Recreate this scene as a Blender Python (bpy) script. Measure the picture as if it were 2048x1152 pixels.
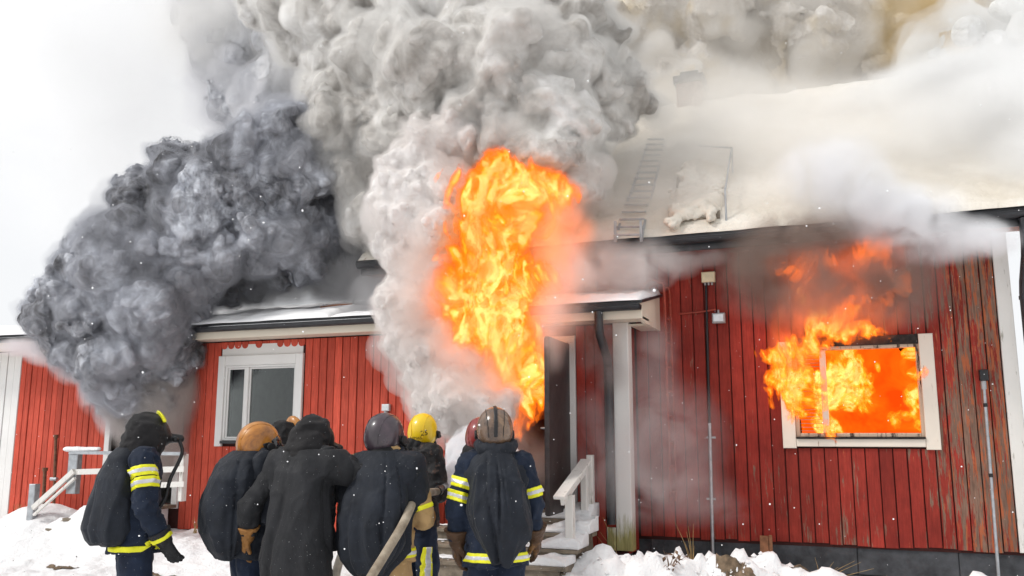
import bpy, bmesh, math, random
import numpy as np
from mathutils import Vector, Matrix

# ------------------------------------------------------------------ scene, camera, light
S = bpy.context.scene
for _o in list(bpy.data.objects):
    bpy.data.objects.remove(_o)
COL = S.collection
RAD = math.radians
YAW, PITCH, FPX, CAMZ = RAD(21.3), RAD(9.51), 1737.0, 1.70

cam_d = bpy.data.cameras.new("camera")
cam_d.lens = 36.0 * FPX / 2048.0
cam_d.sensor_width = 36.0
cam_d.clip_start, cam_d.clip_end = 0.1, 2000.0
cam = bpy.data.objects.new("camera", cam_d)
COL.objects.link(cam)
cam.location = (0, 0, CAMZ)
cam.rotation_euler = (RAD(90) + PITCH, 0, YAW)
S.camera = cam

SUN_EL, SUN_AZ = RAD(46), RAD(232)          # azimuth counted from +Y towards +X
world = bpy.data.worlds.new("World")
S.world = world
world.use_nodes = True
nt = world.node_tree
for n in list(nt.nodes):
    nt.nodes.remove(n)
w_out = nt.nodes.new("ShaderNodeOutputWorld")
w_bg = nt.nodes.new("ShaderNodeBackground")
w_sky = nt.nodes.new("ShaderNodeTexSky")
w_sky.sky_type = 'NISHITA'
w_sky.sun_disc = False
w_sky.sun_elevation = SUN_EL
w_sky.sun_rotation = SUN_AZ
w_hs = nt.nodes.new("ShaderNodeHueSaturation")
w_hs.inputs["Saturation"].default_value = 0.12
w_mix = nt.nodes.new("ShaderNodeMix")
w_mix.data_type = 'RGBA'
w_mix.inputs[0].default_value = 0.82         # an even cloud layer over most of the clear sky
w_mix.inputs[7].default_value = (6.9, 7.0, 7.15, 1)
nt.links.new(w_sky.outputs[0], w_hs.inputs["Color"])
nt.links.new(w_hs.outputs[0], w_mix.inputs[6])
nt.links.new(w_mix.outputs[2], w_bg.inputs["Color"])
w_bg.inputs["Strength"].default_value = 0.1
nt.links.new(w_bg.outputs[0], w_out.inputs[0])

sun_d = bpy.data.lights.new("sun", 'SUN')
sun_d.energy = 1.5
sun_d.angle = RAD(12)
sun_d.color = (1.0, 0.97, 0.93)
sun = bpy.data.objects.new("sun", sun_d)
COL.objects.link(sun)
sdir = Vector((math.sin(SUN_AZ) * math.cos(SUN_EL), math.cos(SUN_AZ) * math.cos(SUN_EL), math.sin(SUN_EL)))
sun.rotation_euler = sdir.to_track_quat('Z', 'Y').to_euler()
sun.location = (0, -5, 20)

S.view_settings.view_transform = 'Standard'
S.view_settings.look = 'None'
S.view_settings.exposure = 0.50
S.view_settings.gamma = 1.0
S.view_settings.use_curve_mapping = False
S.render.engine = 'CYCLES'
cy = S.cycles
cy.use_denoising = True
cy.use_adaptive_sampling = True
cy.adaptive_threshold = 0.02
cy.max_bounces = 8
cy.diffuse_bounces = 3
cy.glossy_bounces = 2
cy.transmission_bounces = 4
cy.volume_bounces = 4
cy.transparent_max_bounces = 48
cy.caustics_reflective = False
cy.caustics_refractive = False
cy.sample_clamp_indirect = 6.0

# ------------------------------------------------------------------ helpers: places
_fw = np.array([-math.sin(YAW) * math.cos(PITCH), math.cos(YAW) * math.cos(PITCH), math.sin(PITCH)])
_rt = np.array([math.cos(YAW), math.sin(YAW), 0.0])
_up = np.cross(_rt, _fw)

def ray(px, py):
    return _fw * FPX + _rt * (px - 1024.0) + _up * (576.0 - py)

def at(px, py, Y):
    """the point of the plane y = Y that the photograph's pixel looks at"""
    d = ray(px, py)
    t = Y / d[1]
    return np.array([d[0] * t, Y, CAMZ + d[2] * t])

def ppm(p):
    """photograph pixels per metre at a point"""
    return FPX / float(np.dot(np.asarray(p) - np.array([0, 0, CAMZ]), _fw))

def deep(px, py, dist):
    d = ray(px, py) / FPX
    return np.array([0, 0, CAMZ]) + d * dist

# ------------------------------------------------------------------ helpers: noise and isosurfaces
_rng = np.random.RandomState(7)
_LAT = _rng.uniform(-1, 1, (32, 32, 32)).astype(np.float32).ravel()

def vnoise(x, y, z, seed=0):
    x = x + seed * 7.31; y = y + seed * 3.77; z = z + seed * 5.13
    xf = np.floor(x); yf = np.floor(y); zf = np.floor(z)
    fx = (x - xf).astype(np.float32); fy = (y - yf).astype(np.float32); fz = (z - zf).astype(np.float32)
    xi = xf.astype(np.int32) & 31; yi = yf.astype(np.int32) & 31; zi = zf.astype(np.int32) & 31
    x1 = ((xi + 1) & 31) << 10; y1 = ((yi + 1) & 31) << 5; z1 = (zi + 1) & 31
    xi = xi << 10; yi = yi << 5
    fx = fx * fx * (3 - 2 * fx); fy = fy * fy * (3 - 2 * fy); fz = fz * fz * (3 - 2 * fz)
    L = _LAT
    a = L[xi + yi + zi]; a = a + (L[x1 + yi + zi] - a) * fx
    b = L[xi + y1 + zi]; b = b + (L[x1 + y1 + zi] - b) * fx
    c = L[xi + yi + z1]; c = c + (L[x1 + yi + z1] - c) * fx
    d = L[xi + y1 + z1]; d = d + (L[x1 + y1 + z1] - d) * fx
    a = a + (b - a) * fy
    c = c + (d - c) * fy
    return a + (c - a) * fz

def fbm(x, y, z, seed=0, octv=3, lac=2.03, gain=0.5):
    s = 0.0; a = 1.0
    for i in range(octv):
        s = s + a * vnoise(x, y, z, seed + i * 11)
        x = x * lac; y = y * lac; z = z * lac; a *= gain
    return s

_EDG = [((0,0,0),(1,0,0)),((0,1,0),(1,1,0)),((0,0,1),(1,0,1)),((0,1,1),(1,1,1)),
        ((0,0,0),(0,1,0)),((1,0,0),(1,1,0)),((0,0,1),(0,1,1)),((1,0,1),(1,1,1)),
        ((0,0,0),(0,0,1)),((1,0,0),(1,0,1)),((0,1,0),(0,1,1)),((1,1,0),(1,1,1))]

def surface_nets(F, org, h):
    F = F.copy()
    F[0] = F[-1] = 1.0; F[:, 0] = F[:, -1] = 1.0; F[:, :, 0] = F[:, :, -1] = 1.0
    In = F < 0
    n0, n1, n2 = F.shape
    cnt = np.zeros((n0 - 1, n1 - 1, n2 - 1), np.int8)
    for i in (0, 1):
        for j in (0, 1):
            for k in (0, 1):
                cnt += In[i:n0 - 1 + i, j:n1 - 1 + j, k:n2 - 1 + k]
    act = (cnt > 0) & (cnt < 8)
    idx = np.full(act.shape, -1, np.int32)
    cells = np.argwhere(act)
    idx[act] = np.arange(len(cells))
    P = np.zeros((len(cells), 3)); N = np.zeros(len(cells))
    for a, b in _EDG:
        a = np.array(a); b = np.array(b)
        ca = cells + a; cb = cells + b
        fa = F[ca[:, 0], ca[:, 1], ca[:, 2]]; fb = F[cb[:, 0], cb[:, 1], cb[:, 2]]
        m = (fa < 0) != (fb < 0)
        t = fa[m] / (fa[m] - fb[m])
        P[m] += a + (b - a) * t[:, None]
        N[m] += 1
    V = (cells + P / np.maximum(N, 1)[:, None]) * h + np.asarray(org)
    quads = []
    for ax in range(3):
        u, v = (ax + 1) % 3, (ax + 2) % 3
        sl0 = [slice(1, None)] * 3; sl1 = [slice(1, None)] * 3
        sl0[ax] = slice(0, -1); sl1[ax] = slice(1, None)
        A = In[tuple(sl0)]; B = In[tuple(sl1)]
        e = np.argwhere(A != B)
        flip = A[e[:, 0], e[:, 1], e[:, 2]]
        off = np.ones(3, int); off[ax] = 0
        c = e + off
        def cell(du, dv):
            q = c.copy(); q[:, u] -= du; q[:, v] -= dv
            ok = (q[:, 0] < idx.shape[0]) & (q[:, 1] < idx.shape[1]) & (q[:, 2] < idx.shape[2])
            q = np.minimum(q, np.array(idx.shape) - 1)
            r = idx[q[:, 0], q[:, 1], q[:, 2]]
            r[~ok] = -1
            return r
        Q = np.stack([cell(1, 1), cell(0, 1), cell(0, 0), cell(1, 0)], 1)
        good = (Q >= 0).all(1)
        Q, flip = Q[good], flip[good]
        Q[~flip] = Q[~flip][:, ::-1]
        quads.append(Q)
    return V, np.concatenate(quads)

def mesh_arrays(name, V, Q, mat=None, smooth=True):
    me = bpy.data.meshes.new(name)
    V = np.ascontiguousarray(V, dtype=np.float32)
    Q = np.ascontiguousarray(Q, dtype=np.int32)
    nq, k = Q.shape if len(Q) else (0, 4)
    me.vertices.add(len(V)); me.vertices.foreach_set("co", V.ravel())
    me.loops.add(nq * k); me.loops.foreach_set("vertex_index", Q.ravel())
    me.polygons.add(nq)
    me.polygons.foreach_set("loop_start", np.arange(0, nq * k, k, dtype=np.int32))
    if smooth:
        me.polygons.foreach_set("use_smooth", np.ones(nq, bool))
    me.update(calc_edges=True)
    me.validate()
    if mat:
        me.materials.append(mat)
    return me

def grid(lo, hi, h):
    ax = [np.arange(lo[i], hi[i] + h, h, dtype=np.float32) for i in range(3)]
    return np.meshgrid(*ax, indexing='ij')

def iso_mesh(name, fn, lo, hi, h, mat=None):
    X, Y, Z = grid(lo, hi, h)
    V, Q = surface_nets(fn(X, Y, Z).astype(np.float32), lo, h)
    return mesh_arrays(name, V, Q, mat)

# ------------------------------------------------------------------ helpers: objects
def obj(name, me, parent=None, loc=None, mat=None):
    o = bpy.data.objects.new(name, me)
    COL.objects.link(o)
    if parent is not None:
        o.parent = parent
    if loc is not None:
        o.location = loc
    if mat is not None:
        me.materials.clear(); me.materials.append(mat)
    return o

def tag(o, label=None, cat=None, group=None, kind=None):
    if label: o["label"] = label
    if cat: o["category"] = cat
    if group: o["group"] = group
    if kind: o["kind"] = kind
    return o

def thing(name, label, cat, loc=(0, 0, 0), rz=0.0, group=None):
    o = bpy.data.objects.new(name, None)
    o.empty_display_size = 0.2
    COL.objects.link(o)
    o.location = loc
    o.rotation_euler = (0, 0, rz)
    return tag(o, label, cat, group)

class MB:
    """collects boxes, tubes and prisms, then links them as ONE mesh object"""
    def __init__(s):
        s.v = []; s.f = []; s.sm = []
    def add(s, vs, fs, smooth=False):
        b = len(s.v)
        s.v += [tuple(map(float, p)) for p in vs]
        s.f += [tuple(b + i for i in f) for f in fs]
        s.sm += [smooth] * len(fs)
        return s
    def hexa(s, c):
        """eight corners: bottom ring then top ring, both counter-clockwise"""
        return s.add(c, [(3, 2, 1, 0), (4, 5, 6, 7), (0, 1, 5, 4), (1, 2, 6, 5), (2, 3, 7, 6), (3, 0, 4, 7)])
    def box(s, x0, x1, y0, y1, z0, z1):
        return s.hexa([(x0, y0, z0), (x1, y0, z0), (x1, y1, z0), (x0, y1, z0),
                       (x0, y0, z1), (x1, y0, z1), (x1, y1, z1), (x0, y1, z1)])
    def bevbox(s, x0, x1, y0, y1, z0, z1, b=0.006):
        """box with its four front (y0) edges chamfered"""
        vs = [(x0, y1, z0), (x1, y1, z0), (x1, y1, z1), (x0, y1, z1),
              (x0, y0 + b, z0), (x1, y0 + b, z0), (x1, y0 + b, z1), (x0, y0 + b, z1),
              (x0 + b, y0, z0 + b), (x1 - b, y0, z0 + b), (x1 - b, y0, z1 - b), (x0 + b, y0, z1 - b)]
        fs = [(0, 3, 2, 1)]
        for i in range(4):
            j = (i + 1) % 4
            fs += [(i, j, 4 + j, 4 + i), (4 + i, 4 + j, 8 + j, 8 + i)]
        fs += [(8, 9, 10, 11)]
        return s.add(vs, fs)
    def tube(s, pts, r, n=10, cap=True, up=None):
        pts = [Vector(p) for p in pts]
        rs = r if hasattr(r, '__len__') else [r] * len(pts)
        vs, fs = [], []
        ref = None
        for i, p in enumerate(pts):
            t = (pts[min(i + 1, len(pts) - 1)] - pts[max(i - 1, 0)]).normalized()
            if ref is None:
                ref = Vector((0, 0, 1)) if abs(t.z) < 0.9 else Vector((1, 0, 0))
            a = t.cross(ref).normalized(); b = a.cross(t).normalized()
            ref = b
            for k in range(n):
                q = 2 * math.pi * k / n
                vs.append(p + a * (math.cos(q) * rs[i]) + b * (math.sin(q) * rs[i]))
        for i in range(len(pts) - 1):
            for k in range(n):
                k2 = (k + 1) % n
                fs.append((i * n + k, i * n + k2, (i + 1) * n + k2, (i + 1) * n + k))
        s.add(vs, fs, True)
        if cap:
            m = len(pts) - 1
            s.add(vs[:n], [tuple(range(n))[::-1]])
            s.add(vs[m * n:], [tuple(range(n))])
        return s
    def beam(s, a, b, w, h, side=None):
        """rectangular bar from a to b, w across (horizontal), h high"""
        a, b = Vector(a), Vector(b)
        t = (b - a).normalized()
        sd = Vector(side).normalized() if side is not None else t.cross(Vector((0, 0, 1)))
        if sd.length < 1e-4: sd = Vector((1, 0, 0))
        sd.normalize()
        u = sd.cross(t).normalized()
        c = []
        for p in (a, b):
            c += [p - sd * w / 2 - u * h / 2, p + sd * w / 2 - u * h / 2, p + sd * w / 2 + u * h / 2, p - sd * w / 2 + u * h / 2]
        return s.hexa(c)
    def mesh(s, name, mat=None):
        me = bpy.data.meshes.new(name)
        me.from_pydata(s.v, [], s.f)
        me.polygons.foreach_set("use_smooth", s.sm)
        bm = bmesh.new(); bm.from_mesh(me)
        bmesh.ops.recalc_face_normals(bm, faces=bm.faces)
        bm.to_mesh(me); bm.free()
        if mat: me.materials.append(mat)
        return me
    def build(s, name, mat, parent=None, bevel=0.0):
        o = obj(name, s.mesh(name, mat), parent)
        if bevel:
            m = o.modifiers.new("bevel", 'BEVEL')
            m.width = bevel; m.segments = 2; m.limit_method = 'ANGLE'
        return o

# ------------------------------------------------------------------ helpers: materials
class NT:
    def __init__(s, name):
        s.m = bpy.data.materials.new(name); s.m.use_nodes = True
        s.t = s.m.node_tree
        s.t.nodes.clear()
        s.out = s.t.nodes.new("ShaderNodeOutputMaterial")
    def n(s, typ, **kw):
        n = s.t.nodes.new("ShaderNode" + typ)
        for k, v in kw.items():
            if k in n.inputs: n.inputs[k].default_value = v
            else: setattr(n, k, v)
        return n
    def l(s, a, b): s.t.links.new(a, b)
    def coords(s, scale=(1, 1, 1), kind="Object"):
        c = s.n("TexCoord") if kind == "Object" else s.n("NewGeometry")
        mp = s.n("Mapping"); mp.inputs["Scale"].default_value = scale
        s.l(c.outputs["Object" if kind == "Object" else "Position"], mp.inputs["Vector"])
        return mp.outputs[0]
    def noise(s, vec, scale, detail=4, rough=0.55, dist=0.0):
        n = s.n("TexNoise"); n.inputs["Scale"].default_value = scale; n.inputs["Detail"].default_value = detail
        n.inputs["Roughness"].default_value = rough; n.inputs["Distortion"].default_value = dist
        s.l(vec, n.inputs["Vector"])
        return n.outputs["Fac"]
    def ramp(s, fac, stops):
        r = s.n("ValToRGB")
        e = r.color_ramp.elements
        while len(e) < len(stops): e.new(0.5)
        for i, (p, c) in enumerate(stops):
            e[i].position = p
            e[i].color = (c, c, c, 1) if not hasattr(c, '__len__') else (*c[:3], 1)
        s.l(fac, r.inputs["Fac"])
        return r.outputs["Color"]
    def mix(s, fac, a, b, mode='MIX'):
        m = s.n("Mix"); m.data_type = 'RGBA'; m.blend_type = mode
        for v, i in ((fac, 0), (a, 6), (b, 7)):
            if hasattr(v, 'is_linked'): s.l(v, m.inputs[i])
            elif i == 0: m.inputs[i].default_value = v
            else: m.inputs[i].default_value = (*v[:3], 1)
        return m.outputs[2]
    def math(s, op, a, b=0.0):
        m = s.n("Math"); m.operation = op
        for v, i in ((a, 0), (b, 1)):
            if hasattr(v, 'is_linked'): s.l(v, m.inputs[i])
            else: m.inputs[i].default_value = v
        return m.outputs[0]
    def bump(s, h, strength=0.3, dist=0.01):
        b = s.n("Bump"); b.inputs["Strength"].default_value = strength; b.inputs["Distance"].default_value = dist
        s.l(h, b.inputs["Height"])
        return b.outputs[0]
    def pbr(s, color, rough=0.7, metal=0.0, normal=None, spec=0.4, sheen=0.0, coat=0.0, sss=0.0):
        p = s.n("BsdfPrincipled")
        for v, k in ((color, "Base Color"), (rough, "Roughness"), (metal, "Metallic")):
            if hasattr(v, 'is_linked'): s.l(v, p.inputs[k])
            else: p.inputs[k].default_value = (*v[:3], 1) if hasattr(v, '__len__') else v
        p.inputs["Specular IOR Level"].default_value = spec
        p.inputs["Sheen Weight"].default_value = sheen
        p.inputs["Coat Weight"].default_value = coat
        if normal is not None: s.l(normal, p.inputs["Normal"])
        s.l(p.outputs[0], s.out.inputs["Surface"])
        return p

def simple(name, color, rough=0.6, metal=0.0, var=0.25, vscale=6.0, bump=0.0, bscale=40.0, spec=0.4, sheen=0.0, coat=0.0, kind="Object"):
    t = NT(name)
    vec = t.coords(kind=kind)
    f = t.noise(vec, vscale, 5, 0.6)
    c0 = tuple(c * (1 - var) for c in color); c1 = tuple(min(1, c * (1 + var)) for c in color)
    col = t.ramp(f, [(0.3, c0), (0.7, c1)])
    nrm = t.bump(t.noise(vec, bscale, 3, 0.6), bump, 0.01) if bump else None
    t.pbr(col, rough, metal, nrm, spec, sheen, coat)
    return t.m

# ------------------------------------------------------------------ materials
def red_paint(name, base, pale, bare, wear, soot=0.0):
    """vertical grained red distemper paint, worn to the wood in streaks"""
    t = NT(name)
    vec = t.coords(kind="World")
    vs = t.coords((1, 1, 0.09), kind="World")
    oi = t.n("ObjectInfo")
    grain = t.noise(vs, 55, 5, 0.65)
    cloud = t.noise(vec, 1.6, 5, 0.6)
    col = t.ramp(cloud, [(0.28, base), (0.72, pale)])
    g = t.ramp(grain, [(0.3, 0.72), (0.7, 1.15)])
    col = t.mix(1.0, col, g, 'MULTIPLY')
    rnd = t.ramp(oi.outputs["Random"], [(0.0, 0.80), (1.0, 1.16)])
    col = t.mix(1.0, col, rnd, 'MULTIPLY')
    # bare, flaked wood
    st = t.noise(vs, 20, 6, 0.72)
    big = t.noise(vec, 0.9, 3, 0.6)
    xr = t.n("SeparateXYZ"); gp = t.n("NewGeometry"); t.l(gp.outputs["Position"], xr.inputs[0])
    side = t.math('MULTIPLY', t.math('SMOOTH_MIN', t.math('MAXIMUM', t.math('ADD', xr.outputs[0], -0.35), 0.0), 1.0), 0.215 if wear > 0.3 else 0.0)
    lvl = t.math('ADD', t.math('ADD', st, t.math('MULTIPLY', big, 0.35)), side)
    m = t.ramp(lvl, [(0.92 - 0.16 * wear, 0.0), (0.97 - 0.16 * wear, 1.0)])
    wood = t.ramp(t.noise(vs, 70, 4, 0.6), [(0.3, bare), (0.7, tuple(min(1, 1.9 * c) for c in bare))])
    col = t.mix(m, col, wood)
    fl = t.noise(t.coords((1, 1, 0.085), kind="World"), 30, 4, 0.72)
    fm = t.ramp(t.math('ADD', fl, side), [(0.80 - 0.10 * wear, 0.0), (0.83 - 0.10 * wear, 1.0)])
    col = t.mix(fm, col, (0.46, 0.13, 0.055))
    if soot:
        sm = t.noise(vec, 2.2, 4, 0.6)
        k = t.ramp(sm, [(0.42, 1.0 - soot), (0.7, 1.0)])
        col = t.mix(1.0, col, k, 'MULTIPLY')
    h = t.math('ADD', t.math('MULTIPLY', grain, 0.6), t.math('MULTIPLY', m, -0.5))
    t.pbr(col, 0.78, 0, t.bump(h, 0.45, 0.004), 0.25)
    return t.m

M = {}
M['red'] = red_paint("red_paint", (0.48, 0.068, 0.040), (0.62, 0.100, 0.060), (0.16, 0.05, 0.035), 0.12)
M['red_old'] = red_paint("old_red_paint", (0.27, 0.027, 0.019), (0.42, 0.050, 0.032), (0.16, 0.095, 0.068), 0.75, 0.25)
M['gap'] = simple("dark_gap", (0.045, 0.012, 0.01), 0.9, var=0.3)

def white_paint(name, base, dirt, amount, bump=0.25):
    t = NT(name)
    vec = t.coords(kind="World"); vs = t.coords((1, 1, 0.15), kind="World")
    c = t.ramp(t.noise(vec, 3, 4), [(0.3, tuple(0.93 * v for v in base)), (0.7, base)])
    m = t.ramp(t.noise(vs, 16, 6, 0.7), [(0.72 - amount, 0.0), (0.80 - amount, 1.0)])
    c = t.mix(m, c, dirt)
    t.pbr(c, 0.55, 0, t.bump(t.noise(vs, 60, 4), bump, 0.003), 0.35)
    return t.m
M['white'] = white_paint("white_paint", (0.78, 0.77, 0.75), (0.45, 0.42, 0.38), 0.02)
M['white_worn'] = white_paint("worn_white_paint", (0.74, 0.72, 0.68), (0.26, 0.24, 0.19), 0.13, 0.5)
M['cream'] = white_paint("cream_paint", (0.74, 0.66, 0.54), (0.5, 0.42, 0.3), 0.03)
M['casing'] = white_paint("scorched_white_paint", (0.78, 0.70, 0.60), (0.30, 0.18, 0.10), 0.07)
M['scorched'] = white_paint("charred_white_paint", (0.62, 0.48, 0.36), (0.06, 0.04, 0.03), 0.20)
def post_mat():
    t = NT("mossy_white_paint")
    vec = t.coords(kind="World"); vs = t.coords((1, 1, 0.12), kind="World")
    x = t.n("SeparateXYZ"); g = t.n("NewGeometry"); t.l(g.outputs["Position"], x.inputs[0])
    low = t.ramp(t.math('ADD', t.math('MULTIPLY', t.math('ADD', x.outputs[2], -0.45), 1.6), t.math('MULTIPLY', t.noise(vs, 24, 5, 0.7), 1.0)), [(0.62, 1.0), (0.95, 0.0)])
    c = t.mix(low, (0.76, 0.75, 0.72), t.ramp(t.noise(vs, 30, 4), [(0.3, (0.16, 0.15, 0.05)), (0.7, (0.42, 0.38, 0.16))]))
    d = t.ramp(t.noise(vs, 11, 6, 0.75), [(0.68, 0.0), (0.78, 1.0)])
    c = t.mix(d, c, (0.5, 0.46, 0.38))
    t.pbr(c, 0.6, 0, t.bump(t.noise(vs, 50, 4), 0.35, 0.004), 0.3)
    return t.m
M['post'] = post_mat()
M['black_metal'] = simple("black_painted_metal", (0.022, 0.023, 0.027), 0.38, 0.0, 0.3, 8, 0.08, 60, 0.5)
M['steel'] = simple("galvanised_steel", (0.42, 0.44, 0.46), 0.42, 0.75, 0.2, 14, 0.05)
M['rust'] = simple("rusty_pipe", (0.16, 0.075, 0.045), 0.85, 0.1, 0.5, 18, 0.4, 60)
M['red_iron'] = simple("red_painted_iron", (0.30, 0.045, 0.025), 0.55, 0.0, 0.35, 16, 0.15, 70)
M['stone'] = simple("foundation_stone", (0.055, 0.058, 0.064), 0.9, 0.0, 0.45, 5, 0.6, 22, kind="World")
M['wood'] = simple("weathered_wood", (0.20, 0.165, 0.125), 0.85, 0.0, 0.4, 9, 0.5, 40)
M['tread'] = simple("wet_wooden_tread", (0.19, 0.155, 0.115), 0.7, 0.0, 0.4, 7, 0.5, 40)
M['stake'] = simple("brown_stake", (0.24, 0.11, 0.055), 0.85, 0.0, 0.45, 12, 0.5, 40)
M['concrete'] = simple("cream_plaster", (0.60, 0.53, 0.42), 0.9, 0.0, 0.18, 5, 0.4, 30)
M['plastic_cream'] = simple("cream_plastic", (0.70, 0.60, 0.40), 0.5, 0.0, 0.1, 10)
M['plastic_grey'] = simple("grey_plastic", (0.34, 0.35, 0.36), 0.45, 0.0, 0.15, 12)
M['plastic_black'] = simple("black_plastic", (0.015, 0.015, 0.017), 0.45, 0.0, 0.2, 12)
M['lens'] = simple("lamp_lens", (0.62, 0.66, 0.68), 0.12, 0.0, 0.1, 20, coat=0.6)
M['brick'] = simple("sooty_brick", (0.17, 0.10, 0.085), 0.9, 0.0, 0.4, 7, 0.5, 30)
M['char'] = simple("charred_wood", (0.028, 0.022, 0.02), 0.85, 0.0, 0.6, 14, 0.7, 50)
M['dark_door'] = simple("brown_black_door_paint", (0.035, 0.026, 0.025), 0.5, 0.0, 0.45, 9, 0.25, 40)
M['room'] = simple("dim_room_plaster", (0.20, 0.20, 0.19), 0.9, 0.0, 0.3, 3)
M['curtain'] = simple("grey_blind", (0.30, 0.29, 0.27), 0.8, 0.0, 0.3, 6)

def snow_mat(name, c0, c1, dirt, thr, bump=0.5, bs=9):
    t = NT(name)
    vec = t.coords(kind="World")
    c = t.ramp(t.noise(vec, 2.2, 5), [(0.3, c0), (0.7, c1)])
    f = t.math('ADD', t.math('MULTIPLY', t.noise(vec, 1.1, 3), 0.55), t.math('MULTIPLY', t.noise(vec, 21, 5, 0.7), 0.6))
    m = t.ramp(f, [(thr, 0.0), (thr + 0.05, 1.0)])
    c = t.mix(m, c, dirt)
    h = t.math('ADD', t.noise(vec, bs, 6, 0.62), t.math('MULTIPLY', t.noise(vec, 70, 2), 0.18))
    p = t.pbr(c, 0.85, 0, t.bump(h, bump, 0.05), 0.15)
    return t.m
M['snow'] = snow_mat("ground_snow", (0.80, 0.80, 0.81), (0.90, 0.90, 0.90), (0.30, 0.26, 0.21), 0.735, 0.75, 8)
M['roof_snow'] = snow_mat("ash_stained_roof_snow", (0.64, 0.585, 0.50), (0.79, 0.75, 0.68), (0.40, 0.32, 0.23), 0.690, 0.7, 9)
M['wing_snow'] = snow_mat("roof_snow", (0.82, 0.82, 0.83), (0.90, 0.90, 0.90), (0.4, 0.4, 0.4), 0.95, 0.35, 4)
M['dirt'] = simple("trodden_earth", (0.16, 0.115, 0.075), 0.95, 0.0, 0.6, 10, 0.9, 26, kind="World")

def glass_mat():
    t = NT("window_glass")
    tr = t.n("BsdfTransparent"); tr.inputs[0].default_value = (0.80, 0.84, 0.83, 1)
    gl = t.n("BsdfGlossy"); gl.inputs["Roughness"].default_value = 0.03
    fr = t.n("Fresnel"); fr.inputs[0].default_value = 1.52
    mx = t.n("MixShader")
    t.l(fr.outputs[0], mx.inputs[0]); t.l(tr.outputs[0], mx.inputs[1]); t.l(gl.outputs[0], mx.inputs[2])
    t.l(mx.outputs[0], t.out.inputs[0])
    return t.m
M['glass'] = glass_mat()

# ------------------------------------------------------------------ ground
YM, YW = 10.9, 10.2           # wall planes: tall house, low wing
def bump2(x, y, cx, cy, sx, sy, h):
    return h * np.exp(-((x - cx) / sx) ** 2 - ((y - cy) / sy) ** 2)

def ground_z(x, y):
    x = np.asarray(x, dtype=np.float64); y = np.asarray(y, dtype=np.float64)
    z = 0.035 * fbm(x * 0.8, y * 0.8, x * 0, 3, 3)
    near = np.clip(1 - np.hypot((x + 4) / 16, (y - 8) / 9), 0, 1)
    z = z + near * 0.075 * np.abs(fbm(x * 3.4, y * 3.4, x * 0, 5, 5))
    # drift along the low wing's wall
    s = np.clip((y - 8.4) / 1.5, 0, 1); s = s * s * (3 - 2 * s)
    lw = np.clip((-5.2 - x) / 0.8, 0, 1)
    z = z + s * lw * 0.34
    # heap over the left steps
    z = z + bump2(x, y, -11.0, 9.55, 0.75, 0.75, 0.30) + bump2(x, y, -11.5, 9.9, 0.6, 0.5, 0.12)
    # bank in front of the tall house, and the lower ground further right
    lump = np.abs(fbm(x * 3.3, y * 3.3, x * 0, 9, 4))
    z = z + (bump2(x, y, -2.35, 9.35, 0.80, 0.45, 0.42) + bump2(x, y, -1.35, 9.55, 0.66, 0.42, 0.42)
             + bump2(x, y, -0.45, 9.85, 0.7, 0.42, 0.30)) * (0.68 + 0.6 * lump)
    z = z + bump2(x, y, 1.15, 9.9, 0.42, 0.4, 0.34) * (0.7 + 0.5 * lump)
    z = z + bump2(x, y, -3.0, 8.9, 0.5, 0.35, 0.12)
    return z

def axis(lo, hi, a, b, fine, coarse):
    pts = [a]
    while pts[-1] < b: pts.append(pts[-1] + fine)
    st = fine
    while pts[-1] < hi: st = min(st * 1.35, coarse); pts.append(pts[-1] + st)
    st = fine
    while pts[0] > lo: st = min(st * 1.35, coarse); pts.insert(0, pts[0] - st)
    return np.array(pts)
gx = axis(-400, 400, -13.0, 3.0, 0.04, 60)
gy = axis(-60, 700, 5.4, 11.0, 0.04, 60)
GX, GY = np.meshgrid(gx, gy, indexing='ij')
GZ = ground_z(GX, GY)
n0, n1 = GX.shape
ii = np.arange(n0 * n1).reshape(n0, n1)
Q = np.stack([ii[:-1, :-1], ii[1:, :-1], ii[1:, 1:], ii[:-1, 1:]], -1).reshape(-1, 4)
ground = obj("ground", mesh_arrays("ground", np.stack([GX, GY, GZ], -1).reshape(-1, 3), Q, M['snow']))
tag(ground, kind="structure")

def patch(name, label, cx, cy, rx, ry, mat, seed, lift=0.006, n=46, rag=0.5):
    """a ragged sheet lying on the ground"""
    rng = np.random.RandomState(seed)
    u = np.linspace(-1, 1, n); U, V = np.meshgrid(u, u, indexing='ij')
    x = cx + U * rx; y = cy + V * ry
    r = np.hypot(U, V) + rag * fbm(x * 5, y * 5, x * 0, seed, 3)
    keep = r < 0.8
    z = ground_z(x, y) + np.where(keep, lift + 0.02 * np.abs(fbm(x * 16, y * 16, x * 0, seed + 2, 2)) * np.clip((0.8 - r) * 4, 0, 1), -0.02)
    i = np.arange(n * n).reshape(n, n)
    k = keep[:-1, :-1] & keep[1:, 1:] & keep[1:, :-1] & keep[:-1, 1:]
    Q = np.stack([i[:-1, :-1], i[1:, :-1], i[1:, 1:], i[:-1, 1:]], -1)[k]
    o = obj(name, mesh_arrays(name, np.stack([x, y, z], -1).reshape(-1, 3), Q, mat))
    return tag(o, label, "earth", kind="stuff")

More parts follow.
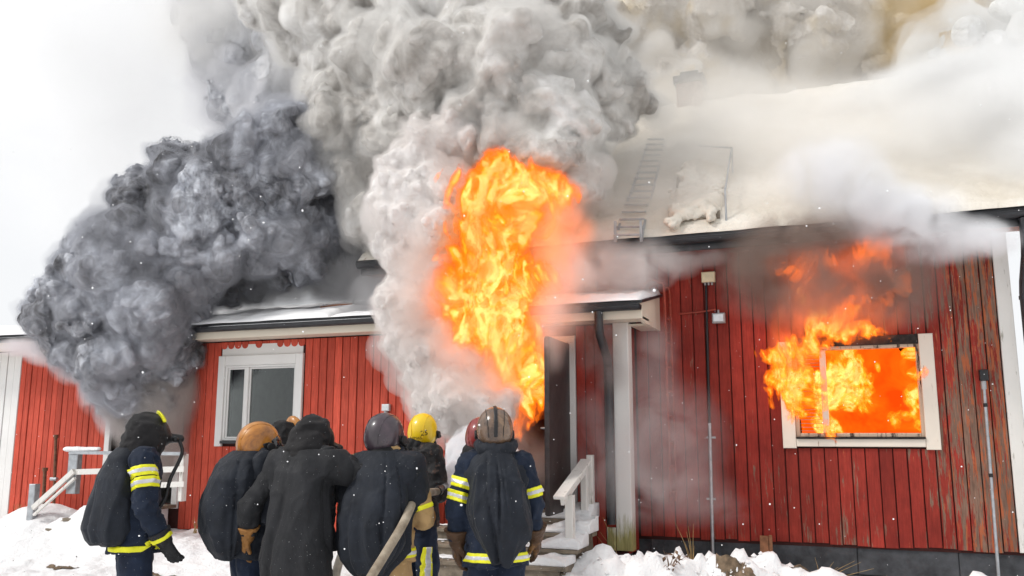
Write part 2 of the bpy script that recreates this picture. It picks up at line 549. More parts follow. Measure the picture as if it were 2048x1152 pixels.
# ------------------------------------------------------------------ boards
brd_rng = random.Random(4)
_board_mesh = {}
def board(parent, x, w, yf, z0, z1, mat, name="board", bot=None):
    """one upright board with chamfered edges, front face at y = yf"""
    th = 0.024
    h = round(z1 - z0, 3)
    key = (round(w, 3), h, mat.name, bot)
    me = _board_mesh.get(key)
    if me is None:
        mb = MB()
        if bot == 'round':
            n = 8
            prof = [(w / 2 * math.cos(a), w / 2 + w / 2 * math.sin(a)) for a in [math.pi + math.pi * i / n for i in range(n + 1)]]
            prof = prof + [(w / 2, h), (-w / 2, h)]
            k = len(prof)
            mb.add([(px, 0, pz) for px, pz in prof] + [(px, th, pz) for px, pz in prof],
                   [tuple(range(k)), tuple(range(k, 2 * k))[::-1]] + [(i, (i + 1) % k, k + (i + 1) % k, k + i) for i in range(k)])
        else:
            mb.bevbox(-w / 2, w / 2, 0, th, 0, h, 0.005)
        me = mb.mesh(name, mat)
        _board_mesh[key] = me
    return obj(name, me, parent, (x, yf, z0))

def clad(parent, x0, x1, pitch, yf, z0, z1, mat, holes=(), proud=0.006, gap=0.010, ragged=0.0, bottoms=None):
    n = max(1, round((x1 - x0) / pitch)); p = (x1 - x0) / n
    for i in range(n):
        x = x0 + (i + 0.5) * p
        zb = z0 - ragged * brd_rng.random()
        spans = [(zb, z1, None)]
        for (a, b, c, d, bt) in holes:
            if a < x < b:
                new = []
                for (s, e, k) in spans:
                    if d <= s or c >= e: new.append((s, e, k)); continue
                    if c - s > 0.03: new.append((s, c, k))
                    if e - d > 0.03: new.append((d, e, bt))
                spans = new
        dy = brd_rng.uniform(-proud, proud)
        for (s, e, k) in spans:
            board(parent, x, p - gap + brd_rng.choice((-0.002, 0, 0.002)), yf + dy, s, e, mat, bot=k)

# ------------------------------------------------------------------ the low wing
wing = thing("low_house", "long single-storey red board house with snowy low roof, white window and two smoking doors", "house", (0, YW, 0))
def wl(o): o.matrix_parent_inverse = wing.matrix_world.inverted() if False else Matrix.Translation((0, -YW, 0)); return o

WX0, WX1 = -12.44, -2.56
D1 = (-10.46, -9.22, 0.70, 2.72)       # left door opening
W2 = (-8.50, -7.06, 1.52, 2.80)        # window with its casing
D2 = (-4.18, -3.22, 0.80, 2.80)        # right door opening
bk = MB()
def back_pieces(mb, x0, x1, z0, z1, y0, y1, holes):
    xs = sorted({x0, x1} | {h[0] for h in holes} | {h[1] for h in holes})
    for a, b in zip(xs, xs[1:]):
        m = (a + b) / 2
        zz = [(z0, z1)]
        for h in holes:
            if h[0] < m < h[1]:
                zz = [q for s, e in zz for q in ((s, h[2]), (h[3], e)) if q[1] - q[0] > 0.01]
        for s, e in zz: mb.box(a, b, y0, y1, s, e)
back_pieces(bk, -14.5, WX1, 0.30, 3.02, YW, YW + 0.14, [D1, (-8.38, -7.18, 1.62, 2.62), D2])
wall_w = wl(bk.build("wall", M['gap'], wing))
YB = YW - 0.024
clad(wall_w, WX0, D1[0] - 0.11, 0.118, YB, 0.36, 3.0, M['red'])
clad(wall_w, D1[1] + 0.12, D2[0] - 0.1, 0.122, YB, 0.36, 3.0, M['red'],
     holes=[(W2[0], W2[1], W2[2], W2[3] + 0.10, 'round')], ragged=0.02)
clad(wall_w, D2[1] + 0.09, WX1 - 0.1, 0.13, YB, 0.36, 3.0, M['red_old'], ragged=0.03)
clad(wall_w, -14.5, WX0 - 0.16, 0.16, YB, 0.36, 3.0, M['white'])
sd = MB(); sd.box(WX1 - 0.14, WX1, YW + 0.14, YM - 0.03, 0.30, 3.02)
wl(sd.build("end_wall", M['red_old'], wing))
fn_ = MB(); fn_.box(-14.4, WX1 - 0.02, YW + 0.02, YW + 0.4, -0.3, 0.32)
wl(fn_.build("foundation", M['stone'], wing))
cb = MB(); cb.bevbox(WX0 - 0.15, WX0 - 0.005, YW - 0.035, YW + 0.02, 0.36, 3.0)
wl(cb.build("corner_board", M['white'], wing))
cb = MB(); cb.bevbox(WX1 - 0.10, WX1 + 0.09, YW - 0.045, YW + 0.14, 0.36, 3.02, 0.008)
wl(cb.build("corner_board", M['post'], wing))
cb = MB(); cb.bevbox(WX1 - 0.21, WX1 - 0.105, YW - 0.050, YW - 0.026, 0.36, 0.62, 0.006)
wl(cb.build("base_board", M['post'], wing))

# eave: soffit boards, fascia, gutter
ev = MB(); ev.box(-14.6, WX1 + 0.34, 9.78, YW - 0.002, 3.02, 3.045)
wl(ev.build("soffit", M['cream'], wing))
ev = MB(); ev.bevbox(-14.6, WX1 + 0.36, 9.755, 9.778, 3.005, 3.16)
wl(ev.build("fascia", M['cream'], wing))
def gutter(x0, x1, yc, zt, r, parent, fix, seg=9, step=0.0):
    """half round gutter, closed at both ends"""
    mb = MB(); vs = []; fs = []
    for x in (x0, x1):
        for rr in (r, r - 0.006):
            for i in range(seg + 1):
                a = math.pi + math.pi * i / seg
                vs.append((x, yc + rr * math.cos(a), zt + rr * math.sin(a)))
    m = seg + 1
    for i in range(seg):
        fs += [(i, i + 1, 2 * m + i + 1, 2 * m + i), (m + i + 1, m + i, 3 * m + i, 3 * m + i + 1),
               (i, m + i, m + i + 1, i + 1), (2 * m + i, 2 * m + i + 1, 3 * m + i + 1, 3 * m + i)]
    fs += [(0, 2 * m, 3 * m, m), (seg, m + seg, 3 * m + seg, 2 * m + seg)]
    fs += [tuple(range(m)), tuple(2 * m + i for i in range(m))[::-1]]
    mb.add(vs, fs)
    mb.tube([(x0, yc - r, zt), (x1, yc - r, zt)], 0.008, 6)
    return fix(mb.build("gutter", M['black_metal'], parent))
gut_w = gutter(-14.6, WX1 + 0.36, 9.69, 3.155, 0.062, wing, wl)
for k in range(14):
    x = -14.2 + k * 0.9
    br = MB(); br.beam((x, 9.62, 3.158), (x, 9.77, 3.17), 0.022, 0.006)
    o = br.build("gutter_bracket", M['black_metal'], gut_w); o.matrix_parent_inverse = Matrix()
# verge box at the right end
vb = MB()
vb.add([(WX1 + 0.34, 9.76, 3.02), (WX1 + 0.34, 10.0, 2.98), (WX1 + 0.34, YM - 0.04, 2.98), (WX1 + 0.34, YM - 0.04, 3.47), (WX1 + 0.34, 9.76, 3.20),
        (WX1 + 0.30, 9.76, 3.02), (WX1 + 0.30, 10.0, 2.98), (WX1 + 0.30, YM - 0.04, 2.98), (WX1 + 0.30, YM - 0.04, 3.47), (WX1 + 0.30, 9.76, 3.20)],
       [(0, 1, 2, 3, 4), (9, 8, 7, 6, 5), (0, 5, 6, 1), (1, 6, 7, 2), (2, 7, 8, 3), (3, 8, 9, 4), (4, 9, 5, 0)])
wl(vb.build("bargeboard", M['cream'], wing))
vb = MB(); vb.box(WX1 + 0.092, WX1 + 0.298, YW, YM - 0.04, 2.985, 3.0)
wl(vb.build("verge_soffit", M['cream'], wing))

# roof: dark sheet and the snow lying on it
rf = MB()
RS = 0.20
def wing_roof_z(y): return 3.20 + RS * (y - 9.66)
rf.add([(-14.6, 9.66, 3.17), (WX1 + 0.38, 9.66, 3.17), (WX1 + 0.38, YM - 0.03, wing_roof_z(YM) - 0.03), (-14.6, YM - 0.03, wing_roof_z(YM) - 0.03),
        (-14.6, 9.66, 3.20), (WX1 + 0.38, 9.66, 3.20), (WX1 + 0.38, YM - 0.03, wing_roof_z(YM)), (-14.6, YM - 0.03, wing_roof_z(YM))],
       [(3, 2, 1, 0), (4, 5, 6, 7), (0, 1, 5, 4), (1, 2, 6, 5), (2, 3, 7, 6), (3, 0, 4, 7)])
rf.hexa([(-14.6, YM - 0.03, wing_roof_z(YM) - 0.03), (-6.2, YM - 0.03, wing_roof_z(YM) - 0.03), (-6.2, 13.2, wing_roof_z(13.2) - 0.03), (-14.6, 13.2, wing_roof_z(13.2) - 0.03),
         (-14.6, YM - 0.03, wing_roof_z(YM)), (-6.2, YM - 0.03, wing_roof_z(YM)), (-6.2, 13.2, wing_roof_z(13.2)), (-14.6, 13.2, wing_roof_z(13.2))])
roof_w = wl(rf.build("roof", M['black_metal'], wing))

def snow_sheet(name, parent, x0, x1, nx, ny, surf, mat, thick, edge, seed):
    """a snow cover: surf(x, t) gives the roof point, t from 0 (eave) to 1 (ridge); rounded at the eave"""
    xs = np.linspace(x0, x1, nx); ts = np.linspace(0, 1, ny) ** 1.6
    X, T = np.meshgrid(xs, ts, indexing='ij')
    y, z = surf(X, T)
    hgt = thick * (0.75 + 0.45 * fbm(X * 1.1, y * 1.3, X * 0, seed, 3)) + 0.018 * fbm(X * 6, y * 6, X * 0, seed + 4, 3)
    e = np.clip(T * edge, 0, 1)
    hgt = hgt * np.sqrt(np.clip(e * (2 - e), 0.0, 1)) + 0.004
    sidef = np.clip(np.minimum(X - x0, x1 - X) / 0.10, 0, 1)
    hgt = hgt * np.sqrt(np.clip(sidef * (2 - sidef), 0.02, 1))
    y = y - np.where(T < 0.02, 0.03 + 0.03 * fbm(X * 2.3, X * 0, X * 0, seed + 8, 3), 0)
    top = np.stack([X, y, z + hgt], -1).reshape(-1, 3)
    bot = np.stack([X, y, z + 0.003], -1).reshape(-1, 3)
    i = np.arange(nx * ny).reshape(nx, ny)
    q = np.stack([i[:-1, :-1], i[1:, :-1], i[1:, 1:], i[:-1, 1:]], -1).reshape(-1, 4)
    N = nx * ny
    qs = [q, q[:, ::-1] + N]
    for a, b in ((i[:-1, 0], i[1:, 0]), (i[1:, -1], i[:-1, -1]), (i[-1, :-1], i[-1, 1:]), (i[0, 1:], i[0, :-1])):
        qs.append(np.stack([a + N, b + N, b, a], -1))
    return obj(name, mesh_arrays(name, np.concatenate([top, bot]), np.concatenate(qs), mat), parent)
sn = snow_sheet("snow_cover", roof_w, -14.6, -6.32, 220, 40, lambda x, t: (9.64 + t * 3.5, wing_roof_z(9.64 + t * 3.5)), M['wing_snow'], 0.13, 9, 3)
sn.matrix_parent_inverse = Matrix()
sn = snow_sheet("snow_cover", roof_w, -6.32, WX1 + 0.36, 150, 30, lambda x, t: (9.64 + t * 1.2, wing_roof_z(9.64 + t * 1.2)), M['wing_snow'], 0.10, 4, 5)
sn.matrix_parent_inverse = Matrix()

# white window in the wing
cs = MB()
yc0, yc1 = YW - 0.062, YW - 0.020
cs.bevbox(W2[0], W2[0] + 0.115, yc0, yc1, W2[2], W2[3])
cs.bevbox(W2[1] - 0.115, W2[1], yc0, yc1, W2[2], W2[3])
cs.bevbox(W2[0] + 0.117, W2[1] - 0.117, yc0 + 0.003, yc1, W2[3] - 0.14, W2[3])
# white showing between the rounded board ends
cs.box(W2[0] + 0.03, W2[1] - 0.03, YW - 0.019, YW - 0.002, W2[3] + 0.001, W2[3] + 0.16)
win = wl(cs.build("window", M['white'], wing))
ix0, ix1, iz0, iz1 = W2[0] + 0.115, W2[1] - 0.115, W2[2] + 0.08, W2[3] - 0.14
def rect_frame(mb, x0, x1, z0, z1, w, ya, yb):
    mb.bevbox(x0, x0 + w, ya, yb, z0, z1); mb.bevbox(x1 - w, x1, ya, yb, z0, z1)
    mb.bevbox(x0 + w + 0.001, x1 - w - 0.001, ya + 0.001, yb, z0, z0 + w); mb.bevbox(x0 + w + 0.001, x1 - w - 0.001, ya + 0.001, yb, z1 - w, z1)
fr = MB(); rect_frame(fr, ix0, ix1, iz0, iz1, 0.03, YW - 0.035, YW + 0.08)
xm = ix0 + 0.37
fr.bevbox(xm - 0.035, xm + 0.035, YW - 0.034, YW + 0.08, iz0 + 0.031, iz1 - 0.031)
o = fr.build("frame", M['white'], win); o.matrix_parent_inverse = Matrix()
for a, b in ((ix0 + 0.031, xm - 0.036), (xm + 0.036, ix1 - 0.031)):
    s_ = MB(); rect_frame(s_, a, b, iz0 + 0.031, iz1 - 0.031, 0.024, YW - 0.012, YW + 0.03)
    o = s_.build("sash", M['white'], win); o.matrix_parent_inverse = Matrix()
    g_ = MB(); g_.box(a + 0.025, b - 0.025, YW + 0.006, YW + 0.012, iz0 + 0.056, iz1 - 0.056)
    o = g_.build("pane", M['glass'], win); o.matrix_parent_inverse = Matrix()
sl = MB(); sl.box(W2[0] + 0.117, W2[1] - 0.117, YW - 0.085, YW - 0.02, W2[2] + 0.04, W2[2] + 0.078)
o = sl.build("sill", M['black_metal'], win); o.matrix_parent_inverse = Matrix()

# rooms behind the openings: plain dim boxes open to the front
def room(x0, x1, y0, y1, z0, z1, mat, parent, fix):
    mb = MB(); t = 0.05
    mb.box(x0 - t, x0, y0, y1, z0, z1); mb.box(x1, x1 + t, y0, y1, z0, z1)
    mb.box(x0 - t, x1 + t, y1, y1 + t, z0, z1)
    mb.box(x0 - t, x1 + t, y0, y1 + t, z0 - t, z0); mb.box(x0 - t, x1 + t, y0, y1 + t, z1, z1 + t)
    return fix(mb.build("room", mat, parent))
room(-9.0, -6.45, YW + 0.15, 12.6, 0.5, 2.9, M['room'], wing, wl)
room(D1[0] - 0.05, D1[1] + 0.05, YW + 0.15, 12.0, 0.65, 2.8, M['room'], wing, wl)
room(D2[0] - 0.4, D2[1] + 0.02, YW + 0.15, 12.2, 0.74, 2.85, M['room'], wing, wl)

# door surrounds
def surround(d, w, mat, left=True, right=True):
    mb = MB()
    if left: mb.bevbox(d[0] - w, d[0], YW - 0.05, YW + 0.14, d[2] - 0.06, d[3])
    if right: mb.bevbox(d[1], d[1] + w, YW - 0.05, YW + 0.14, d[2] - 0.06, d[3])
    mb.bevbox(d[0] - w, d[1] + w, YW - 0.047, YW + 0.138, d[3] + 0.002, d[3] + w)
    return wl(mb.build("door_frame", mat, wing))
df1 = surround(D1, 0.10, M['white'])
df2 = surround(D2, 0.085, M['white'])
th = MB(); th.bevbox(D2[0], D2[1], YW - 0.06, YW + 0.14, D2[2] - 0.06, D2[2] - 0.003)
wl(th.build("threshold", M['wood'], wing))

# open door leaf, hinged on the right frame and swung towards the camera
dr = MB()
ang = RAD(273)
hx, hy = D2[1] - 0.005, YW - 0.052
def leafp(u, v): return (hx + math.cos(ang) * u - math.sin(ang) * v, hy + math.sin(ang) * u + math.cos(ang) * v)
def leaf_box(mb, u0, u1, v0, v1, z0, z1):
    c = [leafp(u0, v0), leafp(u1, v0), leafp(u1, v1), leafp(u0, v1)]
    return mb.hexa([(*p, z0) for p in c] + [(*p, z1) for p in c])
leaf_box(dr, 0, 0.92, -0.022, 0.022, D2[2] + 0.01, D2[3] - 0.02)
door = wl(dr.build("door", M['dark_door'], wing))
for k in range(8):
    s_ = MB(); u0 = 0.012 + k * 0.1135
    leaf_box(s_, u0, u0 + 0.104, -0.036, -0.0225, D2[2] + 0.02, D2[3] - 0.03)
    o = s_.build("plank", M['dark_door'], door); o.matrix_parent_inverse = Matrix()
h_ = MB()
for z in (1.86, 1.80, 1.66):
    leaf_box(h_, 0.80, 0.83, -0.052, -0.0365, z - 0.012, z + 0.012)
o = h_.build("lock", M['steel'], door); o.matrix_parent_inverse = Matrix()
h_ = MB(); p0 = leafp(0.82, -0.04); p1 = leafp(0.82, -0.10); p2 = leafp(0.70, -0.10)
h_.tube([(*p0, 1.76), (*p1, 1.76), (*p2, 1.755)], 0.011, 8)
o = h_.build("handle", M['steel'], door); o.matrix_parent_inverse = Matrix()

# downpipe at the wing's right end
dp = MB()
dpx = -2.70
dp.tube([(dpx, 9.70, 3.10), (dpx, 9.70, 2.93), (dpx, 9.74, 2.83), (dpx + 0.0, 10.02, 2.60), (dpx, 10.09, 2.50), (dpx, 10.10, 2.30), (dpx, 10.10, 0.66)],
        [0.05, 0.05, 0.052, 0.052, 0.05, 0.05, 0.05], 14)
pipe = wl(dp.build("downpipe", M['black_metal'], wing))
for z in (2.35, 1.3):
    c_ = MB(); c_.tube([(dpx, 10.10, z), (dpx, 10.10, z + 0.04)], 0.057, 14)
    o = c_.build("pipe_clamp", M['black_metal'], pipe); o.matrix_parent_inverse = Matrix()

# ------------------------------------------------------------------ the tall house
house = thing("tall_house", "tall weathered red board house with steep snowy roof and a window full of fire", "house", (0, YM, 0))
def hl(o): o.matrix_parent_inverse = Matrix.Translation((0, -YM, 0)); return o
HX0, HX1 = -6.15, 1.55
W1 = (-0.80, 0.88, 1.53, 2.84)         # burning window with casing
wi = (W1[0] + 0.15, W1[1] - 0.14, W1[2] + 0.15, W1[3] - 0.02)
bk = MB()
back_pieces(bk, HX0, HX1 + 0.15, 0.42, 3.95, YM, YM + 0.14, [(wi[0], wi[1], wi[2], wi[3])])
wall_h = hl(bk.build("wall", M['gap'], house))
YBH = YM - 0.026
clad(wall_h, WX1 + 0.02, HX1, 0.148, YBH, 0.465, 3.93, M['red_old'], holes=[(W1[0], W1[1], W1[2], W1[3] - 0.1, None)], proud=0.009, gap=0.012, ragged=0.03)
clad(wall_h, HX0, WX1, 0.16, YBH, 3.45, 3.93, M['red_old'])
sd = MB()
sd.box(HX0, HX0 + 0.14, YM + 0.14, 17.9, 0.3, 3.95); sd.box(HX1 + 0.01, HX1 + 0.15, YM + 0.14, 17.9, 0.3, 3.95); sd.box(HX0, HX1 + 0.15, 17.9, 18.0, 0.3, 3.95)
for x in (HX0, HX1 + 0.01):
    sd.add([(x, YM, 3.96), (x, 18.0, 3.96), (x, 14.3, 6.86), (x + 0.14, YM, 3.96), (x + 0.14, 18.0, 3.96), (x + 0.14, 14.3, 6.86)],
           [(0, 1, 2), (5, 4, 3), (0, 3, 4, 1), (1, 4, 5, 2), (2, 5, 3, 0)])
hl(sd.build("side_wall", M['red_old'], house))
# foundation of coarse stone courses
fd = MB(); fd.box(WX1 - 0.02, HX1 + 0.12, YM + 0.04, YM + 0.5, -0.4, 0.42)
found = hl(fd.build("foundation", M['stone'], house))
rg = random.Random(12)
for row, (za, zb) in enumerate(((-0.12, 0.12), (0.13, 0.43))):
    x = WX1 + 0.02 + rg.random() * 0.2
    while x < HX1:
        w = rg.uniform(0.9, 1.7); w = min(w, HX1 + 0.13 - x)
        if w < 0.15: break
        s_ = MB(); s_.bevbox(x, x + w - 0.006, YM + 0.004 + rg.uniform(-0.006, 0.006), YM + 0.06, za, zb, 0.008)
        o = s_.build("stone", M['stone'], found); o.matrix_parent_inverse = Matrix()
        x += w
cb = MB(); cb.bevbox(HX1 + 0.005, HX1 + 0.155, YM - 0.045, YM + 0.13, 0.45, 3.93)
hl(cb.build("corner_board", M['white_worn'], house))

# eave of the tall house
EZ = 4.03
ev = MB(); ev.box(HX0 - 0.25, HX1 + 0.5, 10.53, YM - 0.002, 3.935, 3.955)
hl(ev.build("soffit", M['red_old'], house))
ev = MB(); ev.bevbox(HX0 - 0.25, HX1 + 0.5, 10.505, 10.528, 3.91, 4.06)
hl(ev.build("fascia", M['black_metal'], house))
gut_h = gutter(HX0 - 0.25, HX1 + 0.5, 10.435, EZ + 0.02, 0.066, house, hl)
for k in range(9):
    x = HX0 - 0.1 + k * 0.95
    br = MB(); br.beam((x, 10.36, EZ + 0.024), (x, 10.53, EZ + 0.04), 0.022, 0.006)
    o = br.build("gutter_bracket", M['black_metal'], gut_h); o.matrix_parent_inverse = Matrix()
SL = 0.80
def roof_z(y): return 4.09 + SL * (y - 10.40)
RY = 14.25
rf = MB()
for (ya, yb, f) in ((10.40, RY, 1), (RY, 18.1, -1)):
    za = roof_z(ya) if f > 0 else roof_z(RY)
    zb = roof_z(RY) if f > 0 else roof_z(RY) - SL * (18.1 - RY)
    x0, x1 = HX0 - 0.27, HX1 + 0.52
    rf.hexa([(x0, ya, za - 0.05), (x1, ya, za - 0.05), (x1, yb, zb - 0.05), (x0, yb, zb - 0.05),
             (x0, ya, za), (x1, ya, za), (x1, yb, zb), (x0, yb, zb)])
roof_h = hl(rf.build("roof", M['black_metal'], house))
sn = snow_sheet("snow_cover", roof_h, HX0 - 0.22, HX1 + 0.5, 330, 150, lambda x, t: (10.40 + t * (RY - 10.40), roof_z(10.40 + t * (RY - 10.40))), M['roof_snow'], 0.11, 14, 14)
sn.matrix_parent_inverse = Matrix()
sn = snow_sheet("snow_cover", roof_h, HX0 - 0.22, HX1 + 0.5, 60, 20, lambda x, t: (18.0 - t * (18.0 - RY), roof_z(RY) - SL * (1 - t) * (18.0 - RY)), M['roof_snow'], 0.11, 14, 15)
sn.matrix_parent_inverse = Matrix()

def on_roof(px, py, lift=0.0):
    d = ray(px, py)
    # CAMZ + d2 t = 4.09 + SL (d1 t - 10.40) + lift
    t = (4.09 - SL * 10.40 + lift - CAMZ) / (d[2] - SL * d[1])
    return np.array([d[0] * t, d[1] * t, CAMZ + d[2] * t])

# chimney on the ridge
p = at(1383, 215, RY)
ch = MB(); cx = p[0]
ch.box(cx - 0.21, cx + 0.21, RY - 0.22, RY + 0.22, 6.6, 7.55)
chim = hl(ch.build("chimney", M['brick'], house))
ch = MB(); ch.box(cx - 0.25, cx + 0.25, RY - 0.26, RY + 0.26, 7.552, 7.68); ch.box(cx - 0.15, cx + 0.15, RY - 0.15, RY + 0.15, 7.682, 7.78)
o = ch.build("chimney_cap", M['black_metal'], chim); o.matrix_parent_inverse = Matrix()

# downpipe at the right corner
dp = MB(); x = HX1 + 0.27
dp.tube([(x, 10.44, 3.98), (x, 10.44, 3.72), (x, 10.50, 3.58), (x, 10.75, 3.34), (x, 10.81, 3.22), (x, 10.81, 0.3)], 0.05, 14)
pipe2 = hl(dp.build("downpipe", M['black_metal'], house))
for z in (3.15, 2.0, 1.0):
    c_ = MB(); c_.tube([(x, 10.81, z), (x, 10.81, z + 0.04)], 0.058, 14)
    o = c_.build("pipe_clamp", M['black_metal'], pipe2); o.matrix_parent_inverse = Matrix()

# burning window: casing, frame, charred sash with slats, hot pane
cs = MB()
cs.bevbox(W1[0], W1[0] + 0.15, YM - 0.066, YM - 0.024, W1[2], W1[3] - 0.06)
cs.bevbox(W1[1] - 0.15, W1[1], YM - 0.066, YM - 0.024, W1[2] - 0.01, W1[3] - 0.02)
cs.bevbox(W1[0] + 0.152, W1[1] - 0.152, YM - 0.062, YM - 0.022, W1[2] + 0.02, W1[2] + 0.11)
win1 = hl(cs.build("window", M['casing'], house))
def sub(mb, name, mat, par=None, bevel=0):
    o = mb.build(name, mat, par or win1, bevel); o.matrix_parent_inverse = Matrix(); return o
hd = MB(); hd.bevbox(W1[0] + 0.152, W1[1] - 0.152, YM - 0.055, YM - 0.024, W1[3] - 0.13, W1[3] - 0.02)
sub(hd, "head_casing", M['char'])
fr = MB(); rect_frame(fr, wi[0], wi[1], wi[2] - 0.02, wi[3] - 0.1, 0.045, YM - 0.02, YM + 0.09)
sub(fr, "frame", M['scorched'])
mu = MB(); mxx = wi[0] + 0.34
mu.bevbox(mxx - 0.035, mxx + 0.035, YM - 0.03, YM + 0.06, wi[2] + 0.026, wi[3] - 0.15)
sub(mu, "mullion", M['casing'])
for k in range(26):
    z = wi[2] + 0.05 + k * 0.042
    if z > wi[3] - 0.2: break
    s_ = MB(); s_.beam((wi[0] + 0.05, YM + 0.05 + 0.01 * rg.random(), z + rg.uniform(-.005, .005)), (mxx - 0.04, YM + 0.05, z + rg.uniform(-.005, .005)), 0.03, 0.005)
    sub(s_, "slat", M['curtain'])
sl = MB(); sl.box(W1[0] + 0.152, W1[1] - 0.152, YM - 0.09, YM - 0.0, W1[2] + 0.113, W1[2] + 0.128)
sub(sl, "sill", M['char'])
room(wi[0] - 0.5, wi[1] + 0.5, YM + 0.15, 13.4, 0.6, 3.2, M['char'], house, hl)

# ------------------------------------------------------------------ people
def cloth_mat(name, color, rough=0.78, var=0.35, sheen=0.04, fold=0.45, weave=900, worn=None):
    t = NT(name)
    vec = t.coords()
    c = t.ramp(t.noise(vec, 5.5, 5, 0.65), [(0.3, tuple(c * (1 - var) for c in color)), (0.72, tuple(c * (1 + var) for c in color))])
    if worn:
        m = t.ramp(t.noise(vec, 10, 6, 0.7), [(0.56, 0.0), (0.68, 1.0)])
        c = t.mix(m, c, worn)
    sp = t.ramp(t.noise(vec, 95, 2, 0.5), [(0.735, 0.0), (0.76, 1.0)])      # lodged snow specks
    c = t.mix(t.math('MULTIPLY', sp, 0.55), c, (0.55, 0.55, 0.56))
    vs = t.coords((1, 1, 0.45))
    h = t.math('ADD', t.math('MULTIPLY', t.noise(vs, 13, 5, 0.6, 0.8), 1.0), t.math('MULTIPLY', t.noise(vec, 260, 2, 0.5), 0.10))
    t.pbr(c, rough, 0, t.bump(h, fold, 0.02), 0.25, sheen)
    return t.m
C_cape = cloth_mat("black_cape_cloth", (0.013, 0.016, 0.023), 0.72)
C_cape2 = cloth_mat("charcoal_cape_cloth", (0.017, 0.0175, 0.020), 0.72)
C_navy = cloth_mat("navy_turnout_cloth", (0.011, 0.018, 0.036), 0.8)
C_black = cloth_mat("black_turnout_cloth", (0.014, 0.013, 0.014), 0.6, worn=(0.10, 0.055, 0.04))
C_tan = cloth_mat("tan_turnout_cloth", (0.40, 0.26, 0.12), 0.85, 0.2)
C_trous = cloth_mat("navy_trouser_cloth", (0.012, 0.020, 0.042), 0.82)
C_hood = cloth_mat("black_hood_cloth", (0.016, 0.015, 0.016), 0.8)
C_neck = cloth_mat("black_neck_cloth", (0.010, 0.010, 0.011), 0.7)
L_tan = cloth_mat("tan_glove_leather", (0.32, 0.15, 0.045), 0.6, 0.35, 0.0, worn=(0.12, 0.06, 0.03))
L_brown = cloth_mat("brown_glove_leather", (0.075, 0.040, 0.022), 0.55, 0.5, 0.0, worn=(0.20, 0.10, 0.035))
L_black = cloth_mat("black_glove_leather", (0.020, 0.020, 0.022), 0.6, 0.3, 0.0)
R_yel = simple("fluorescent_yellow_tape", (0.80, 0.78, 0.02), 0.5, 0, 0.08, 14)
R_sil = simple("silver_reflective_tape", (0.62, 0.62, 0.64), 0.35, 0.1, 0.12, 30)
SKIN = simple("skin", (0.50, 0.30, 0.22), 0.55, 0, 0.08, 12)
RUB = simple("black_rubber", (0.014, 0.014, 0.015), 0.45, 0, 0.3, 20, 0.1, 60)
VIS = simple("smoked_visor", (0.02, 0.02, 0.022), 0.08, 0, 0.1, 5, coat=0.6)
BOOT = simple("black_boot_leather", (0.016, 0.015, 0.015), 0.5, 0, 0.3, 9, 0.2, 40)
def helmet_mat(name, c0, c1, c2, rough=0.25):
    t = NT(name)
    vec = t.coords()
    c = t.ramp(t.noise(vec, 7, 5, 0.65, 0.5), [(0.34, c0), (0.52, c1), (0.72, c2)])
    r = t.ramp(t.noise(vec, 14, 4, 0.6), [(0.3, rough), (0.7, rough + 0.22)])
    t.pbr(c, r, 0.0, t.bump(t.noise(vec, 40, 3), 0.06, 0.004), 0.5, coat=0.35)
    return t.m
H_orange = helmet_mat("scorched_orange_helmet", (0.20, 0.07, 0.015), (0.42, 0.16, 0.02), (0.52, 0.24, 0.05))
H_maroon = helmet_mat("dark_maroon_helmet", (0.030, 0.022, 0.028), (0.050, 0.034, 0.044), (0.085, 0.055, 0.068))
H_yellow = helmet_mat("yellow_helmet", (0.78, 0.48, 0.0), (0.82, 0.55, 0.005), (0.84, 0.58, 0.02), 0.3)
H_red = helmet_mat("dark_red_helmet", (0.10, 0.012, 0.012), (0.22, 0.02, 0.02), (0.30, 0.05, 0.04))
H_brown = helmet_mat("scorched_brown_helmet", (0.07, 0.045, 0.032), (0.16, 0.10, 0.065), (0.30, 0.19, 0.11), 0.16)

def cone(X, Y, Z, a, b, ra, rb, sy=1.0):
    a = np.asarray(a, float); b = np.asarray(b, float)
    ba = b - a; L = max(float(ba @ ba), 1e-9)
    px, py, pz = X - a[0], Y - a[1], Z - a[2]
    t = np.clip((px * ba[0] + py * ba[1] + pz * ba[2]) / L, 0, 1)
    return np.sqrt((px - ba[0] * t) ** 2 + ((py - ba[1] * t) / sy) ** 2 + (pz - ba[2] * t) ** 2) - (ra + (rb - ra) * t)
def ell(X, Y, Z, c, r):
    return (np.sqrt(((X - c[0]) / r[0]) ** 2 + ((Y - c[1]) / r[1]) ** 2 + ((Z - c[2]) / r[2]) ** 2) - 1) * min(r)
def smin(a, b, k):
    h = np.clip(0.5 + 0.5 * (b - a) / k, 0, 1)
    return b + (a - b) * h - k * h * (1 - h)
def folds(d, X, Y, Z, seed, amp, sx, sz, band=0.09, fine=0.3):
    k = np.abs(d) < band
    x, y, z = X[k], Y[k], Z[k]
    n = fbm(x * sx, y * sx, z * sz, seed, 3)
    d[k] += amp * (np.abs(n) * 1.6 - 0.55) + fine * amp * vnoise(x * sx * 3.1, y * sx * 3.1, z * sz * 4.0, seed + 40)
    return d

def part(root, name, fn, lo, hi, h, mat, parent=None):
    me = iso_mesh(name, fn, np.asarray(lo, float), np.asarray(hi, float), h, mat)
    return obj(name, me, parent or root)

